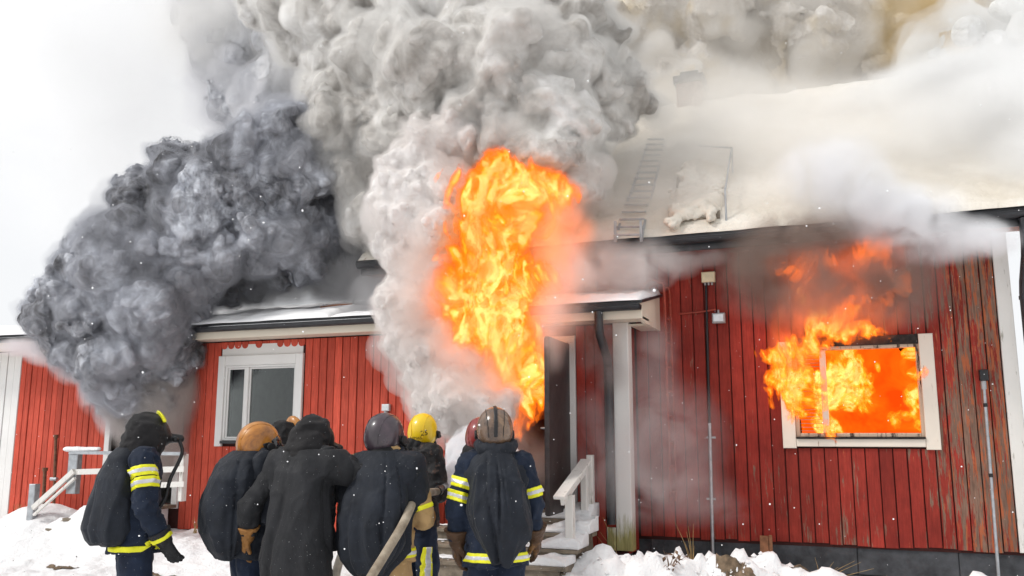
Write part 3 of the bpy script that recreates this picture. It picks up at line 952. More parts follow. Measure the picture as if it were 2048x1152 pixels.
def head_frame(c, yaw, pitch, roll=0.0):
    Rm = np.array(Matrix.Rotation(yaw, 3, 'Z') @ Matrix.Rotation(pitch, 3, 'X') @ Matrix.Rotation(roll, 3, 'Y'))
    c = np.asarray(c, float)
    def q(X, Y, Z):
        x, y, z = X - c[0], Y - c[1], Z - c[2]
        return (Rm[0, 0] * x + Rm[1, 0] * y + Rm[2, 0] * z, Rm[0, 1] * x + Rm[1, 1] * y + Rm[2, 1] * z, Rm[0, 2] * x + Rm[1, 2] * y + Rm[2, 2] * z)
    def w(p): return Rm @ np.asarray(p, float) + c
    return q, w

def glove(root, wrist, dirv, palm, thumb, curl, mat, cuff=True, size=1.0):
    """a gauntlet with four unequal bent fingers and a thumb from the side of the palm"""
    w = np.asarray(dirv, float); w /= np.linalg.norm(w)
    n = np.asarray(palm, float); n -= w * (n @ w); n /= np.linalg.norm(n)
    s = np.cross(w, n)
    o = np.asarray(wrist, float); k = size
    P = lambda a, b, c: o + k * (w * a + s * b + n * c)
    segs = []
    for side in (-0.021, 0.0, 0.021):
        segs.append((P(0.0, side * 0.7, 0), P(0.095, side, 0), 0.030 * k, 0.023 * k))
    for i, (b, ln) in enumerate(((-0.034, 0.068), (-0.012, 0.080), (0.011, 0.084), (0.033, 0.074))):
        p = P(0.095, b, 0); ang = 0.0
        for j, (fr, dc) in enumerate(((0.45, 0.45), (0.32, 0.6), (0.23, 0.5))):
            ang += curl * dc * (1 + 0.08 * i)
            q = p + k * ln * 1.12 * fr * (w * math.cos(ang) + n * math.sin(ang) + s * b * 1.2)
            segs.append((p, q, (0.0145 - 0.001 * j) * k, (0.0135 - 0.0015 * j) * k)); p = q
    t0 = P(0.025, 0.030 * thumb, 0.006)
    t1 = t0 + k * 0.042 * (w * 0.75 + s * thumb * 0.62 + n * 0.35)
    t2 = t1 + k * 0.036 * (w * 0.92 + s * thumb * 0.12 + n * (0.25 + 0.4 * curl))
    segs += [(t0, t1, 0.019 * k, 0.016 * k), (t1, t2, 0.016 * k, 0.013 * k)]
    cuffs = (P(-0.075, 0, 0), P(0.0, 0, 0), 0.080 * k, 0.050 * k)
    allp = np.array([a for sg in segs for a in sg[:2]] + [cuffs[0]])
    lo = allp.min(0) - 0.09; hi = allp.max(0) + 0.09
    def fn(X, Y, Z):
        d = None
        for a, b, ra, rb in segs:
            e = cone(X, Y, Z, a, b, ra, rb)
            d = e if d is None else smin(d, e, 0.006)
        if cuff:
            e = cone(X, Y, Z, *cuffs)
            cut = -((X - cuffs[0][0]) * w[0] + (Y - cuffs[0][1]) * w[1] + (Z - cuffs[0][2]) * w[2])
            d = smin(d, np.maximum(e, cut), 0.02)
        return folds(d, X, Y, Z, 3, 0.0035, 26, 26, 0.03)
    return part(root, "glove", fn, lo, hi, 0.0065, mat)

def helmet(root, q, w, mat, crest=False, dark_trim=False):
    def dome(X, Y, Z):
        x, y, z = q(X, Y, Z)
        d = ell(x, y, z, (0, -0.004, 0.035), (0.130, 0.158, 0.148))
        d = smin(d, ell(x, y, z, (0, -0.055, -0.02), (0.112, 0.10, 0.095)), 0.05)
        return d
    def shell_(X, Y, Z):
        x, y, z = q(X, Y, Z)
        d = dome(X, Y, Z)
        d = np.maximum(d, -(z + 0.082) + 0.30 * y)
        rim = np.maximum(np.abs(-(z + 0.074) + 0.30 * y) - 0.007, d - 0.006)
        return np.minimum(d, np.maximum(rim, -d - 0.02))
    c = w((0, 0, 0))
    hel = part(root, "helmet", shell_, c - 0.24, c + 0.24, 0.0085, mat)
    def visor(X, Y, Z):
        x, y, z = q(X, Y, Z)
        d = ell(x, y, z, (0, 0.015, 0.0), (0.126, 0.150, 0.125))
        return np.maximum(np.maximum(d, 0.055 - y), np.maximum(z - 0.055, -0.115 - z))
    part(root, "visor", visor, c - 0.24, c + 0.24, 0.010, VIS, hel)
    for sx in (-1, 1):
        def knob(X, Y, Z):
            x, y, z = q(X, Y, Z)
            r = np.sqrt((y - 0.045) ** 2 + (z + 0.025) ** 2)
            d = np.maximum(r - 0.034, np.abs(x - sx * 0.130) - 0.016)
            arm = np.maximum(np.maximum(np.abs(z + 0.035 + 0.5 * (y - 0.075)) - 0.013, np.abs(y - 0.075) - 0.05), np.abs(x - sx * 0.122) - 0.012)
            return np.minimum(d, arm)
        kc = w((sx * 0.125, 0.06, -0.035))
        part(root, "side_knob", knob, kc - 0.09, kc + 0.09, 0.006, RUB, hel)
    def trim(X, Y, Z):
        x, y, z = q(X, Y, Z)
        d = np.maximum(np.abs(-(z + 0.072) + 0.30 * y) - 0.009, np.abs(dome(X, Y, Z)) - 0.007)
        seam = np.maximum(np.abs(np.abs(x) - 0.052 - 0.10 * np.maximum(z, 0)) - 0.0035, np.abs(dome(X, Y, Z)) - 0.0045)
        return np.minimum(d, np.maximum(seam, np.maximum(-z - 0.02, y - 0.11)))
    part(root, "trim", trim, c - 0.24, c + 0.24, 0.0065, RUB if crest or dark_trim else mat, hel)
    for sx in (-1, 1):
        def plate(X, Y, Z):
            x, y, z = q(X, Y, Z)
            return np.maximum(np.abs(dome(X, Y, Z)) - 0.006, np.maximum(np.abs(y - 0.02 + 0.3 * z) - 0.028, np.abs(z + 0.012) - 0.030) + np.where(x * sx > 0.05, 0, 1))
        pc = w((sx * 0.125, 0.02, -0.01))
        part(root, "side_plate", plate, pc - 0.07, pc + 0.07, 0.006, RUB, hel)
    if crest:
        def cr(X, Y, Z):
            x, y, z = q(X, Y, Z)
            d = np.abs(dome(X, Y, Z)) - 0.008
            return np.maximum(np.maximum(d, np.abs(x) - 0.013), -z - 0.01)
        part(root, "crest", cr, c - 0.24, c + 0.24, 0.006, RUB, hel)
        def cr2(X, Y, Z):
            x, y, z = q(X, Y, Z)
            d = np.abs(dome(X, Y, Z)) - 0.005
            return np.maximum(np.maximum(d, np.abs(np.sqrt((y + 0.0) ** 2 + 0 * z) - 0.048 + 0.25 * z) - 0.005), np.maximum(-z - 0.03, 0.0 + y - 0.2))
    return hel, dome

def person(label, px, depth, turn, head, arms, jacket, trousers, hem=0.82, cape=None, cape_mat=None, cover='helmet', cover_mat=None, crest=False,
           gloves=(None, None), bands=(), hem_band=False, lean=0.0, group="firefighters watching the fire", seed=1, mask=False, collar=None, width=1.0,
           extra=None, cape_fold=(0.022, 7.0, 1.3), scale=1.0, gz=None, cape_caps=()):
    g = deep(px, 867, depth)
    base = np.array([g[0], g[1], float(ground_z(g[0], g[1])) if gz is None else gz])
    root = thing("person", label, "firefighter", tuple(base), YAW + RAD(turn), group)
    root.scale = (scale,) * 3
    hc = np.array(head['c'], float)
    q, w = head_frame(hc, RAD(head.get('yaw', 0)), RAD(head.get('pitch', 15)))
    W_ = width
    hips = np.array([0, 0, 0.93]); neck = np.array([0, lean * 0.55 - 0.01, 1.50])
    sh = [np.array([-0.185 * W_, lean * 0.5, 1.465]), np.array([0.185 * W_, lean * 0.5, 1.465])]
    el_, wr = [np.array(arms[0][0]), np.array(arms[1][0])], [np.array(arms[0][1]), np.array(arms[1][1])]
    kn = [np.array([-0.11, 0.03, 0.50]), np.array([0.11, 0.03, 0.50])]
    an = [np.array([-0.12, 0.0, 0.09]), np.array([0.12, 0.0, 0.09])]
    # body: one continuous figure with face and hands
    def body(X, Y, Z):
        x, y, z = q(X, Y, Z)
        d = ell(x, y, z, (0, 0.0, 0.02), (0.078, 0.098, 0.115))
        d = smin(d, ell(x, y, z, (0, 0.035, -0.055), (0.055, 0.062, 0.06)), 0.03)
        d = smin(d, cone(x, y, z, (0, 0.096, 0.015), (0, 0.114, -0.025), 0.010, 0.016), 0.012)
        for s_ in (-1, 1):
            d = np.maximum(d, -(np.sqrt((x - s_ * 0.033) ** 2 + (y - 0.108) ** 2 + (z - 0.022) ** 2) - 0.018))
            d = smin(d, ell(x, y, z, (s_ * 0.033, 0.084, 0.02), (0.013, 0.013, 0.013)), 0.004)
            d = smin(d, ell(x, y, z, (s_ * 0.08, -0.005, 0.0), (0.012, 0.026, 0.034)), 0.01)
        d = np.maximum(d, -cone(x, y, z, (-0.022, 0.102, -0.063), (0.022, 0.102, -0.063), 0.006, 0.006))
        d = smin(d, cone(X, Y, Z, neck, w((0, -0.02, -0.06)), 0.06, 0.055), 0.03)
        d = smin(d, cone(X, Y, Z, hips, (0, lean * 0.4, 1.36), 0.135, 0.15, 0.7), 0.04)
        d = smin(d, cone(X, Y, Z, sh[0], sh[1], 0.06, 0.06), 0.04)
        for i in (0, 1):
            d = smin(d, cone(X, Y, Z, sh[i], el_[i], 0.052, 0.040), 0.03)
            d = smin(d, cone(X, Y, Z, el_[i], wr[i], 0.040, 0.028), 0.015)
            u = (wr[i] - el_[i]); u = u / np.linalg.norm(u)
            d = smin(d, cone(X, Y, Z, wr[i], wr[i] + u * 0.07, 0.026, 0.020), 0.015)
            d = smin(d, cone(X, Y, Z, (kn[i][0] * 0.8, 0, 0.90), kn[i], 0.085, 0.058), 0.03)
            d = smin(d, cone(X, Y, Z, kn[i], an[i], 0.056, 0.040), 0.02)
            d = smin(d, cone(X, Y, Z, an[i] - (0, 0, 0.03), an[i] + (0, 0.13, -0.045), 0.040, 0.032), 0.02)
        return d
    part(root, "body", body, (-0.75, -0.45, -0.02), (0.75, 0.75, hc[2] + 0.22), 0.0165, SKIN)
    # jacket
    def jac(X, Y, Z):
        d = cone(X, Y, Z, (0, 0, hem - 0.1), (0, lean * 0.2, 1.14), 0.236 * W_, 0.196 * W_, 0.80)
        d = smin(d, cone(X, Y, Z, (0, lean * 0.2, 1.14), (0, lean * 0.45, 1.37), 0.195 * W_, 0.205 * W_, 0.72), 0.05)
        d = smin(d, cone(X, Y, Z, sh[0] * (0.85, 1, 1), sh[1] * (0.85, 1, 1), 0.092, 0.092), 0.05)
        d = smin(d, cone(X, Y, Z, (0, neck[1], 1.42), (0, neck[1] + 0.01, 1.575), 0.11, 0.088), 0.05)
        for i in (0, 1):
            a = cone(X, Y, Z, sh[i], el_[i], 0.090, 0.074)
            a = smin(a, cone(X, Y, Z, el_[i], wr[i], 0.074, 0.060), 0.02)
            d = smin(d, a, 0.035)
            u = (wr[i] - el_[i]) / np.linalg.norm(wr[i] - el_[i])
        d = np.maximum(d, hem - Z)
        d = folds(d, X, Y, Z, seed, 0.017, 7.5, 6.0, fine=0.4)
        k_ = np.abs(d) < 0.07
        x, y, z = X[k_], Y[k_], Z[k_]
        d[k_] -= 0.012 * (1 - np.minimum(1, np.abs(fbm(x * 5.5 + z * 2, y * 5.5, z * 9.5, seed + 51, 2)) * 1.6)) ** 4
        for i in (0, 1):
            u = (wr[i] - el_[i]) / np.linalg.norm(wr[i] - el_[i])
            t = (X - wr[i][0]) * u[0] + (Y - wr[i][1]) * u[1] + (Z - wr[i][2]) * u[2]
            near = (X - wr[i][0]) ** 2 + (Y - wr[i][1]) ** 2 + (Z - wr[i][2]) ** 2 < 0.16 ** 2
            d = np.where(near, np.maximum(d, t - 0.0), d)
        return d
    ap = np.array(sh + el_ + wr)
    jlo = np.minimum(ap.min(0) - 0.13, (-0.30, -0.27, hem - 0.04)); jhi = np.maximum(ap.max(0) + 0.13, (0.30, 0.27, 1.66))
    jo = part(root, "jacket", jac, jlo, jhi, 0.0105, jacket)
    # trousers and boots
    def tro(X, Y, Z):
        d = cone(X, Y, Z, (-0.05, 0, 0.92), (0.05, 0, 0.92), 0.145, 0.145, 0.85)
        for i in (0, 1):
            a = cone(X, Y, Z, (kn[i][0] * 0.85, 0, 0.86), kn[i], 0.116, 0.098)
            a = smin(a, cone(X, Y, Z, kn[i], an[i] + (0, 0, 0.02), 0.098, 0.088), 0.03)
            d = smin(d, a, 0.025)
        d = np.maximum(np.maximum(d, Z - 1.0), 0.10 - Z)
        return folds(d, X, Y, Z, seed + 9, 0.014, 7.0, 6.0)
    to = part(root, "trousers", tro, (-0.30, -0.24, 0.06), (0.30, 0.24, 1.04), 0.0115, trousers)
    for i in (0, 1):
        def boo(X, Y, Z):
            d = cone(X, Y, Z, an[i] + (0, -0.01, 0.06), an[i] + (0, -0.01, -0.02), 0.066, 0.062)
            d = smin(d, cone(X, Y, Z, an[i] + (0, -0.03, -0.04), an[i] + (0, 0.15, -0.045), 0.052, 0.048), 0.04)
            return np.maximum(np.maximum(d, -Z - 0.012), Z - 0.16)
        part(root, "boot", boo, an[i] - (0.12, 0.14, 0.14), an[i] + (0.12, 0.26, 0.12), 0.012, BOOT)
    # hands
    for i in (0, 1):
        gv = gloves[i]
        if gv is None: continue
        u = (wr[i] - el_[i]) / np.linalg.norm(wr[i] - el_[i])
        dv = gv.get('dir', u)
        glove(root, wr[i] + u * 0.015, dv, gv.get('palm', (1 - 2 * i, 0.2, 0)), gv.get('thumb', 1 if i == 0 else -1), gv.get('curl', 0.5), gv['mat'], size=gv.get('size', 1.05))
    # reflective bands
    def overlay(name, fn, off, c, u, hw, rad, mat):
        c = np.asarray(c, float); u = np.asarray(u, float); u = u / np.linalg.norm(u)
        def f(X, Y, Z):
            x, y, z = X - c[0], Y - c[1], Z - c[2]
            return np.maximum(np.maximum(fn(X, Y, Z) - off, np.abs(x * u[0] + y * u[1] + z * u[2]) - hw), np.sqrt(x * x + y * y + z * z) - rad)
        return part(root, name, f, c - rad - 0.03, c + rad + 0.03, 0.0065, mat)
    for (i, frac, seg, style) in bands:
        a, b = (sh[i], el_[i]) if seg == 0 else (el_[i], wr[i])
        c = a + (b - a) * frac; u = b - a
        if style == 'full':
            overlay("reflective_band", jac, 0.007, c, u, 0.036, 0.125, R_yel)
            overlay("reflective_strip", jac, 0.0105, c, u, 0.014, 0.128, R_sil)
        else:
            overlay("reflective_band", jac, 0.007, c, u, 0.017, 0.125, R_yel)
    if hem_band:
        def hb(X, Y, Z): return np.maximum(jac(X, Y, Z) - 0.007, np.abs(Z - hem - 0.06) - 0.033)
        def hs(X, Y, Z): return np.maximum(jac(X, Y, Z) - 0.0105, np.abs(Z - hem - 0.06) - 0.013)
        part(root, "reflective_band", hb, (-0.30, -0.27, hem), (0.30, 0.27, hem + 0.13), 0.008, R_yel)
        part(root, "reflective_strip", hs, (-0.30, -0.27, hem), (0.30, 0.27, hem + 0.13), 0.008, R_sil)
    # head wear
    if cover == 'helmet':
        hel, dome = helmet(root, q, w, cover_mat, crest)
        def nf(X, Y, Z):
            x, y, z = q(X, Y, Z)
            d = cone(X, Y, Z, w((0, -0.025, -0.05)), (0, neck[1] - 0.02, 1.52), 0.098, 0.115)
            return folds(d, X, Y, Z, seed + 3, 0.008, 12, 6)
        lo_ = np.minimum(w((0, 0, 0)), neck) - 0.25; hi_ = np.maximum(w((0, 0, 0)), neck) + 0.25
        part(root, "neck_flap", nf, lo_, hi_, 0.0115, C_neck)
    else:
        def hd(X, Y, Z):
            x, y, z = q(X, Y, Z)
            d = ell(x, y, z, (0, 0.0, 0.025), (0.135, 0.150, 0.155))
            d = smin(d, ell(x, y, z, (0, -0.055, -0.05), (0.125, 0.12, 0.12)), 0.06)
            d = smin(d, cone(X, Y, Z, w((0, -0.02, -0.06)), (0, neck[1] - 0.01, 1.49), 0.115, 0.155, 0.9), 0.05)
            d = np.maximum(d, -ell(x, y, z, (0, 0.185, 0.0), (0.085, 0.075, 0.105)))
            return folds(d, X, Y, Z, seed + 3, 0.016, 6.5, 10)
        c = w((0, 0, 0))
        hood = part(root, "hood", hd, np.minimum(c - 0.24, (-0.24, -0.26, 1.36)), np.maximum(c + 0.24, (0.24, 0.24, 1.5)), 0.010, cover_mat)
        if cover == 'hood_yellow':
            def rim(X, Y, Z):
                x, y, z = q(X, Y, Z)
                d = np.abs(ell(x, y, z, (0, 0.10, 0.03), (0.105, 0.05, 0.115))) - 0.012
                return np.maximum(np.maximum(d, 0.062 - z), np.abs(y - 0.135) - 0.014)
            part(root, "hood_rim", rim, c - 0.24, c + 0.24, 0.0075, R_yel, hood)
    if mask:
        def mk(X, Y, Z):
            x, y, z = q(X, Y, Z)
            d = ell(x, y, z, (0, 0.10, -0.005), (0.088, 0.065, 0.105))
            d = smin(d, cone(x, y, z, (0, 0.145, -0.065), (0, 0.215, -0.095), 0.036, 0.030), 0.015)
            d = smin(d, cone(x, y, z, (-0.05, 0.17, -0.085), (0.05, 0.17, -0.085), 0.022, 0.022), 0.008)
            return d
        c = w((0, 0.1, -0.02))
        mo = part(root, "breathing_mask", mk, c - 0.20, c + 0.20, 0.0085, RUB)
        t = MB(); a = w((0.03, 0.20, -0.10))
        mid = [a, a + (0.03, 0.02, -0.10), np.array([0.11, 0.20, 1.33]), np.array([0.15, 0.17, 1.20]), np.array([0.14, 0.10, 1.08])]
        t.tube(smooth_path(mid, 6), 0.013, 8)
        t.build("air_hose", RUB, root)
    # cape over the air cylinder
    if cape is not None:
        tz = np.array([r[0] for r in cape])[::-1]
        tab = [np.array([r[j] for r in cape])[::-1] for j in (1, 2, 3, 4)]
        amp, sx, sz = cape_fold
        def cp(X, Y, Z):
            zc = np.clip(Z, tz[0], tz[-1])
            cx, cy, hw, hd_ = [np.interp(zc, tz, t) for t in tab]
            rho = (np.abs((X - cx) / hw) ** 2.2 + np.abs((Y - cy) / hd_) ** 2.2) ** (1 / 2.2)
            d = (rho - 1) * np.minimum(hw, hd_)
            for (a, b, ra, rb) in cape_caps:
                d = smin(d, cone(X, Y, Z, a, b, ra, rb), 0.06)
            k = np.abs(d) < 0.14
            x, y, z = X[k], Y[k], Z[k]
            th = np.arctan2(x - cx[k], -(y - cy[k]))
            gain = np.clip((tz[-1] - z) / 0.40, 0.10, 1.0)
            a0 = th * sx * 0.22 + 0.55 * vnoise(th * 1.2, z * 2.2, z * 0, seed + 16)
            p1 = fbm(a0, z * sz * 0.55, z * 0, seed + 17, 2)
            p2 = vnoise(a0 * 2.3 + 9, z * sz * 0.8, z * 0, seed + 18)
            p3 = fbm(x * 4.5, y * 4.5, z * 4.2 + x * 3, seed + 19, 2)
            d[k] += gain * amp * (2.3 * np.abs(p1) - 0.75 + 0.35 * np.abs(p2)) + amp * 0.75 * p3 + 0.5 * amp * np.abs(vnoise(x * 9 + z * 4, y * 9, z * 7, seed + 21)) * (1.2 - gain) 
            v1 = (1 - np.minimum(1, np.abs(vnoise(a0 * 1.5 + 3, z * sz * 0.9 + a0 * 0.5, z * 0, seed + 23)) * 1.7)) ** 4
            v2 = (1 - np.minimum(1, np.abs(fbm(x * 3.2 + z * 1.1, y * 3.2, z * 2.0, seed + 24, 2)) * 1.6)) ** 5
            v3 = (1 - np.minimum(1, np.abs(fbm(x * 6.5 - z * 2.2, y * 6.5, z * 3.6, seed + 25, 2)) * 1.5)) ** 5
            d[k] += amp * (1.05 * v1 * (0.25 + gain) - 0.55 * v2 - 0.28 * v3)
            th = np.arctan2(X - cx, -(Y - cy))
            hemz = tz[0] + 0.03 + 0.035 * vnoise(th * 2.2, th * 0, th * 0, seed + 20)
            d = np.maximum(d, np.maximum(Z - tz[-1], hemz - Z))
            return d
        mxw = max([r[3] + abs(r[1]) for r in cape] + [abs(q[0]) + e for c_ in cape_caps for q, e in ((c_[0], c_[2]), (c_[1], c_[3]))]) + 0.08
        ylo = min(r[2] - r[4] for r in cape) - 0.08; yhi = max([r[2] + r[4] for r in cape] + [0.12]) + 0.08
        part(root, "cape", cp, (-mxw, ylo, tz[0] - 0.05), (mxw, yhi, tz[-1] + 0.06), 0.0105, cape_mat or C_cape)
    if collar:
        cz, cr, ct, cm = collar
        def cf(X, Y, Z):
            zz = Z - cz - 0.25 * (Y - neck[1])
            r = np.sqrt(X ** 2 + ((Y - neck[1] + 0.01) / 0.9) ** 2)
            d = np.sqrt((r - cr) ** 2 + (zz / 1.5) ** 2) - ct
            return folds(d, X, Y, Z, seed + 5, 0.010, 11, 9)
        part(root, "collar", cf, (-0.28, -0.30, cz - 0.16), (0.28, 0.26, cz + 0.16), 0.010, cm)
    if extra: extra(root, dict(q=q, w=w, jac=jac, tro=tro, overlay=overlay, part=part, sh=sh, el=el_, wr=wr, jo=jo, to=to,
                               hel=hel if cover == 'helmet' else None, dome=dome if cover == 'helmet' else None))
    return root

def smooth_path(pts, n=6):
    P = [np.asarray(p, float) for p in pts]
    P = [2 * P[0] - P[1]] + P + [2 * P[-1] - P[-2]]
    out = []
    for i in range(1, len(P) - 2):
        for k in range(n):
            t = k / n
            a, b, c, d = P[i - 1], P[i], P[i + 1], P[i + 2]
            out.append(0.5 * (2 * b + (c - a) * t + (2 * a - 5 * b + 4 * c - d) * t * t + (3 * b - a - 3 * c + d) * t ** 3))
    out.append(P[-2])
    return [tuple(p) for p in out]

def stripe_patch(lo, hi, fn_key, mats):
    """an upright tape sewn on a trouser leg, inside a local box"""
    def go(root, k):
        lo_, hi_ = np.array(lo, float), np.array(hi, float)
        fn = k[fn_key]
        def box(X, Y, Z, sh_):
            c = (lo_ + hi_) / 2; e = (hi_ - lo_) / 2 - np.array([sh_, sh_, 0]) 
            return np.maximum(np.maximum(np.abs(X - c[0]) - e[0], np.abs(Y - c[1]) - e[1]), np.abs(Z - c[2]) - e[2])
        k['part'](root, "reflective_band", lambda X, Y, Z: np.maximum(fn(X, Y, Z) - 0.006, box(X, Y, Z, 0)), lo_ - 0.02, hi_ + 0.02, 0.006, R_yel)
        k['part'](root, "reflective_strip", lambda X, Y, Z: np.maximum(fn(X, Y, Z) - 0.009, box(X, Y, Z, 0.014)), lo_ - 0.02, hi_ + 0.02, 0.006, R_sil)
    return go

# 1: hooded, seen from his right side, looking up to the right
person("firefighter in black hood and breathing mask with bulging cape, standing alone before the left steps", 284, 6.35, -62,
       dict(c=(0, 0.035, 1.635), yaw=5, pitch=20), (((-0.24, 0.02, 1.15), (-0.20, 0.06, 0.93)), ((0.28, 0.03, 1.15), (0.27, 0.16, 0.93))),
       C_navy, C_trous, 0.83, seed=11,
       cape=[(1.56, 0, -0.08, 0.13, 0.08), (1.50, 0, -0.11, 0.19, 0.11), (1.35, 0.01, -0.145, 0.225, 0.135), (1.15, 0.02, -0.165, 0.23, 0.165), (1.0, 0.02, -0.175, 0.22, 0.18), (0.92, 0.02, -0.17, 0.19, 0.15), (0.86, 0.02, -0.16, 0.12, 0.10)],
       cover='hood_yellow', cover_mat=C_hood, mask=True, gloves=(dict(mat=L_black), dict(mat=L_black, palm=(-0.6, 0.5, 0), curl=0.45)),
       bands=((1, 0.26, 0, 'full'), (1, 0.50, 0, 'full'), (1, 0.93, 1, 'thin')), cape_fold=(0.018, 5.0, 1.0),
       extra=lambda r, k: (stripe_patch((0.12, -0.05, 0.28), (0.26, -0.01, 0.66), 'tro', None)(r, k),
                           k['part'](r, "reflective_band", lambda X, Y, Z: np.maximum(np.maximum(k['jac'](X, Y, Z) - 0.010, np.abs(Z - 0.865) - 0.020), 0.07 - X), (-0.3, -0.27, 0.82), (0.3, 0.27, 0.9), 0.008, R_yel)))
# 2: orange helmet, back cape bulging to the left
person("firefighter in scorched orange helmet and black cape, left of the hooded long coat", 508, 6.5, -58,
       dict(c=(0, 0.045, 1.595), yaw=0, pitch=16), (((-0.26, 0.05, 1.12), (-0.20, 0.26, 1.02)), ((0.26, 0.08, 1.12), (0.20, 0.28, 1.02))),
       C_cape, C_trous, 0.80, seed=22, lean=0.06,
       cape=[(1.56, 0, -0.03, 0.14, 0.11), (1.50, 0, -0.08, 0.21, 0.14), (1.36, 0, -0.13, 0.25, 0.175), (1.15, 0, -0.155, 0.25, 0.195), (0.98, 0, -0.16, 0.24, 0.185), (0.86, 0.0, -0.15, 0.19, 0.14), (0.77, 0, -0.13, 0.11, 0.09)],
       cover_mat=H_orange, gloves=(dict(mat=L_tan), dict(mat=L_tan)), mask=True, collar=(1.53, 0.115, 0.03, C_cape), cape_fold=(0.022, 5.0, 1.0))
# 2b: behind him
person("firefighter in black hood with orange visor edge, half hidden behind the orange helmet", 560, 7.6, -48,
       dict(c=(0, 0.05, 1.655), yaw=0, pitch=18), (((-0.25, 0.05, 1.12), (-0.2, 0.25, 1.02)), ((0.26, 0.08, 1.12), (0.2, 0.28, 1.02))),
       C_black, C_trous, 0.82, seed=33, cover='hood', cover_mat=C_hood, mask=True, gloves=(dict(mat=L_tan), dict(mat=L_tan)),
       extra=lambda r, k: k['part'](r, "hood_rim", (lambda X, Y, Z: (lambda x, y, z: np.maximum(np.abs(ell(x, y, z, (0, 0.115, 0.02), (0.10, 0.05, 0.12))) - 0.016, 0.01 - z))(*k['q'](X, Y, Z))), k['w']((0, 0.1, 0.05)) - 0.2, k['w']((0, 0.1, 0.05)) + 0.2, 0.009, H_orange))
# 3: hood and long coat, right arm out to the next man's shoulder
person("hooded firefighter in long black coat-like cape, hand on the shoulder of the maroon helmet", 615, 6.25, -20,
       dict(c=(0.01, 0.05, 1.615), yaw=-28, pitch=8), (((-0.355, -0.15, 1.15), (-0.40, -0.10, 0.955)), ((0.40, 0.06, 1.38), (0.60, 0.22, 1.40))),
       C_cape2, C_trous, 0.86, seed=44, width=1.05,
       cape=[(1.55, 0.0, -0.03, 0.12, 0.10), (1.49, 0.0, -0.05, 0.18, 0.13), (1.40, 0.0, -0.08, 0.215, 0.15), (1.20, 0.02, -0.10, 0.225, 0.17), (1.0, 0.03, -0.11, 0.235, 0.18), (0.75, 0.03, -0.11, 0.25, 0.19), (0.55, 0.03, -0.11, 0.26, 0.20), (0.47, 0.03, -0.11, 0.26, 0.20)],
       cape_mat=C_cape2, cover='hood', cover_mat=C_hood, mask=True, gloves=(dict(mat=L_tan, palm=(0.9, 0.4, 0), curl=0.5), dict(mat=L_tan, palm=(0, 0, -1), curl=0.4)), cape_fold=(0.020, 6.0, 0.7),
       cape_caps=(((-0.08, -0.03, 1.47), (-0.19, -0.03, 1.46), 0.11, 0.112), ((-0.19, -0.03, 1.46), (-0.235, -0.05, 1.36), 0.112, 0.105), ((0.08, -0.03, 1.47), (0.21, 0.0, 1.46), 0.11, 0.112), ((0.21, 0.0, 1.46), (0.30, 0.02, 1.41), 0.108, 0.10)))
# 4: dark maroon helmet, tan gear, holding the hose under his right arm
person("firefighter in dark maroon helmet and tan trousers with the hose under his arm", 772, 6.3, -14,
       dict(c=(-0.02, 0.03, 1.675), yaw=-14, pitch=10), (((-0.28, 0.02, 1.15), (-0.16, 0.26, 1.10)), ((0.29, 0.03, 1.12), (0.21, 0.27, 1.10))),
       C_tan, C_tan, 0.82, seed=55,
       cape=[(1.585, -0.01, -0.05, 0.11, 0.09), (1.52, -0.01, -0.08, 0.18, 0.12), (1.42, 0.0, -0.11, 0.22, 0.15), (1.26, 0.0, -0.14, 0.25, 0.17), (1.08, -0.01, -0.16, 0.255, 0.185), (0.95, -0.01, -0.165, 0.25, 0.18), (0.85, -0.02, -0.165, 0.21, 0.16), (0.76, -0.03, -0.16, 0.13, 0.11), (0.72, -0.03, -0.16, 0.09, 0.08)],
       cover_mat=H_maroon, mask=True, gloves=(dict(mat=L_tan, curl=0.9), dict(mat=L_tan, curl=0.9)), bands=((1, 0.80, 0, 'thin'),), collar=(1.555, 0.12, 0.032, C_cape), hem_band=True, cape_fold=(0.024, 6.5, 1.0),
       cape_caps=(((-0.08, -0.03, 1.47), (-0.20, -0.01, 1.46), 0.112, 0.114), ((-0.20, -0.01, 1.46), (-0.255, 0.0, 1.30), 0.114, 0.104), ((0.08, -0.03, 1.47), (0.20, -0.01, 1.46), 0.112, 0.114), ((0.20, -0.01, 1.46), (0.25, 0.0, 1.31), 0.114, 0.104)))

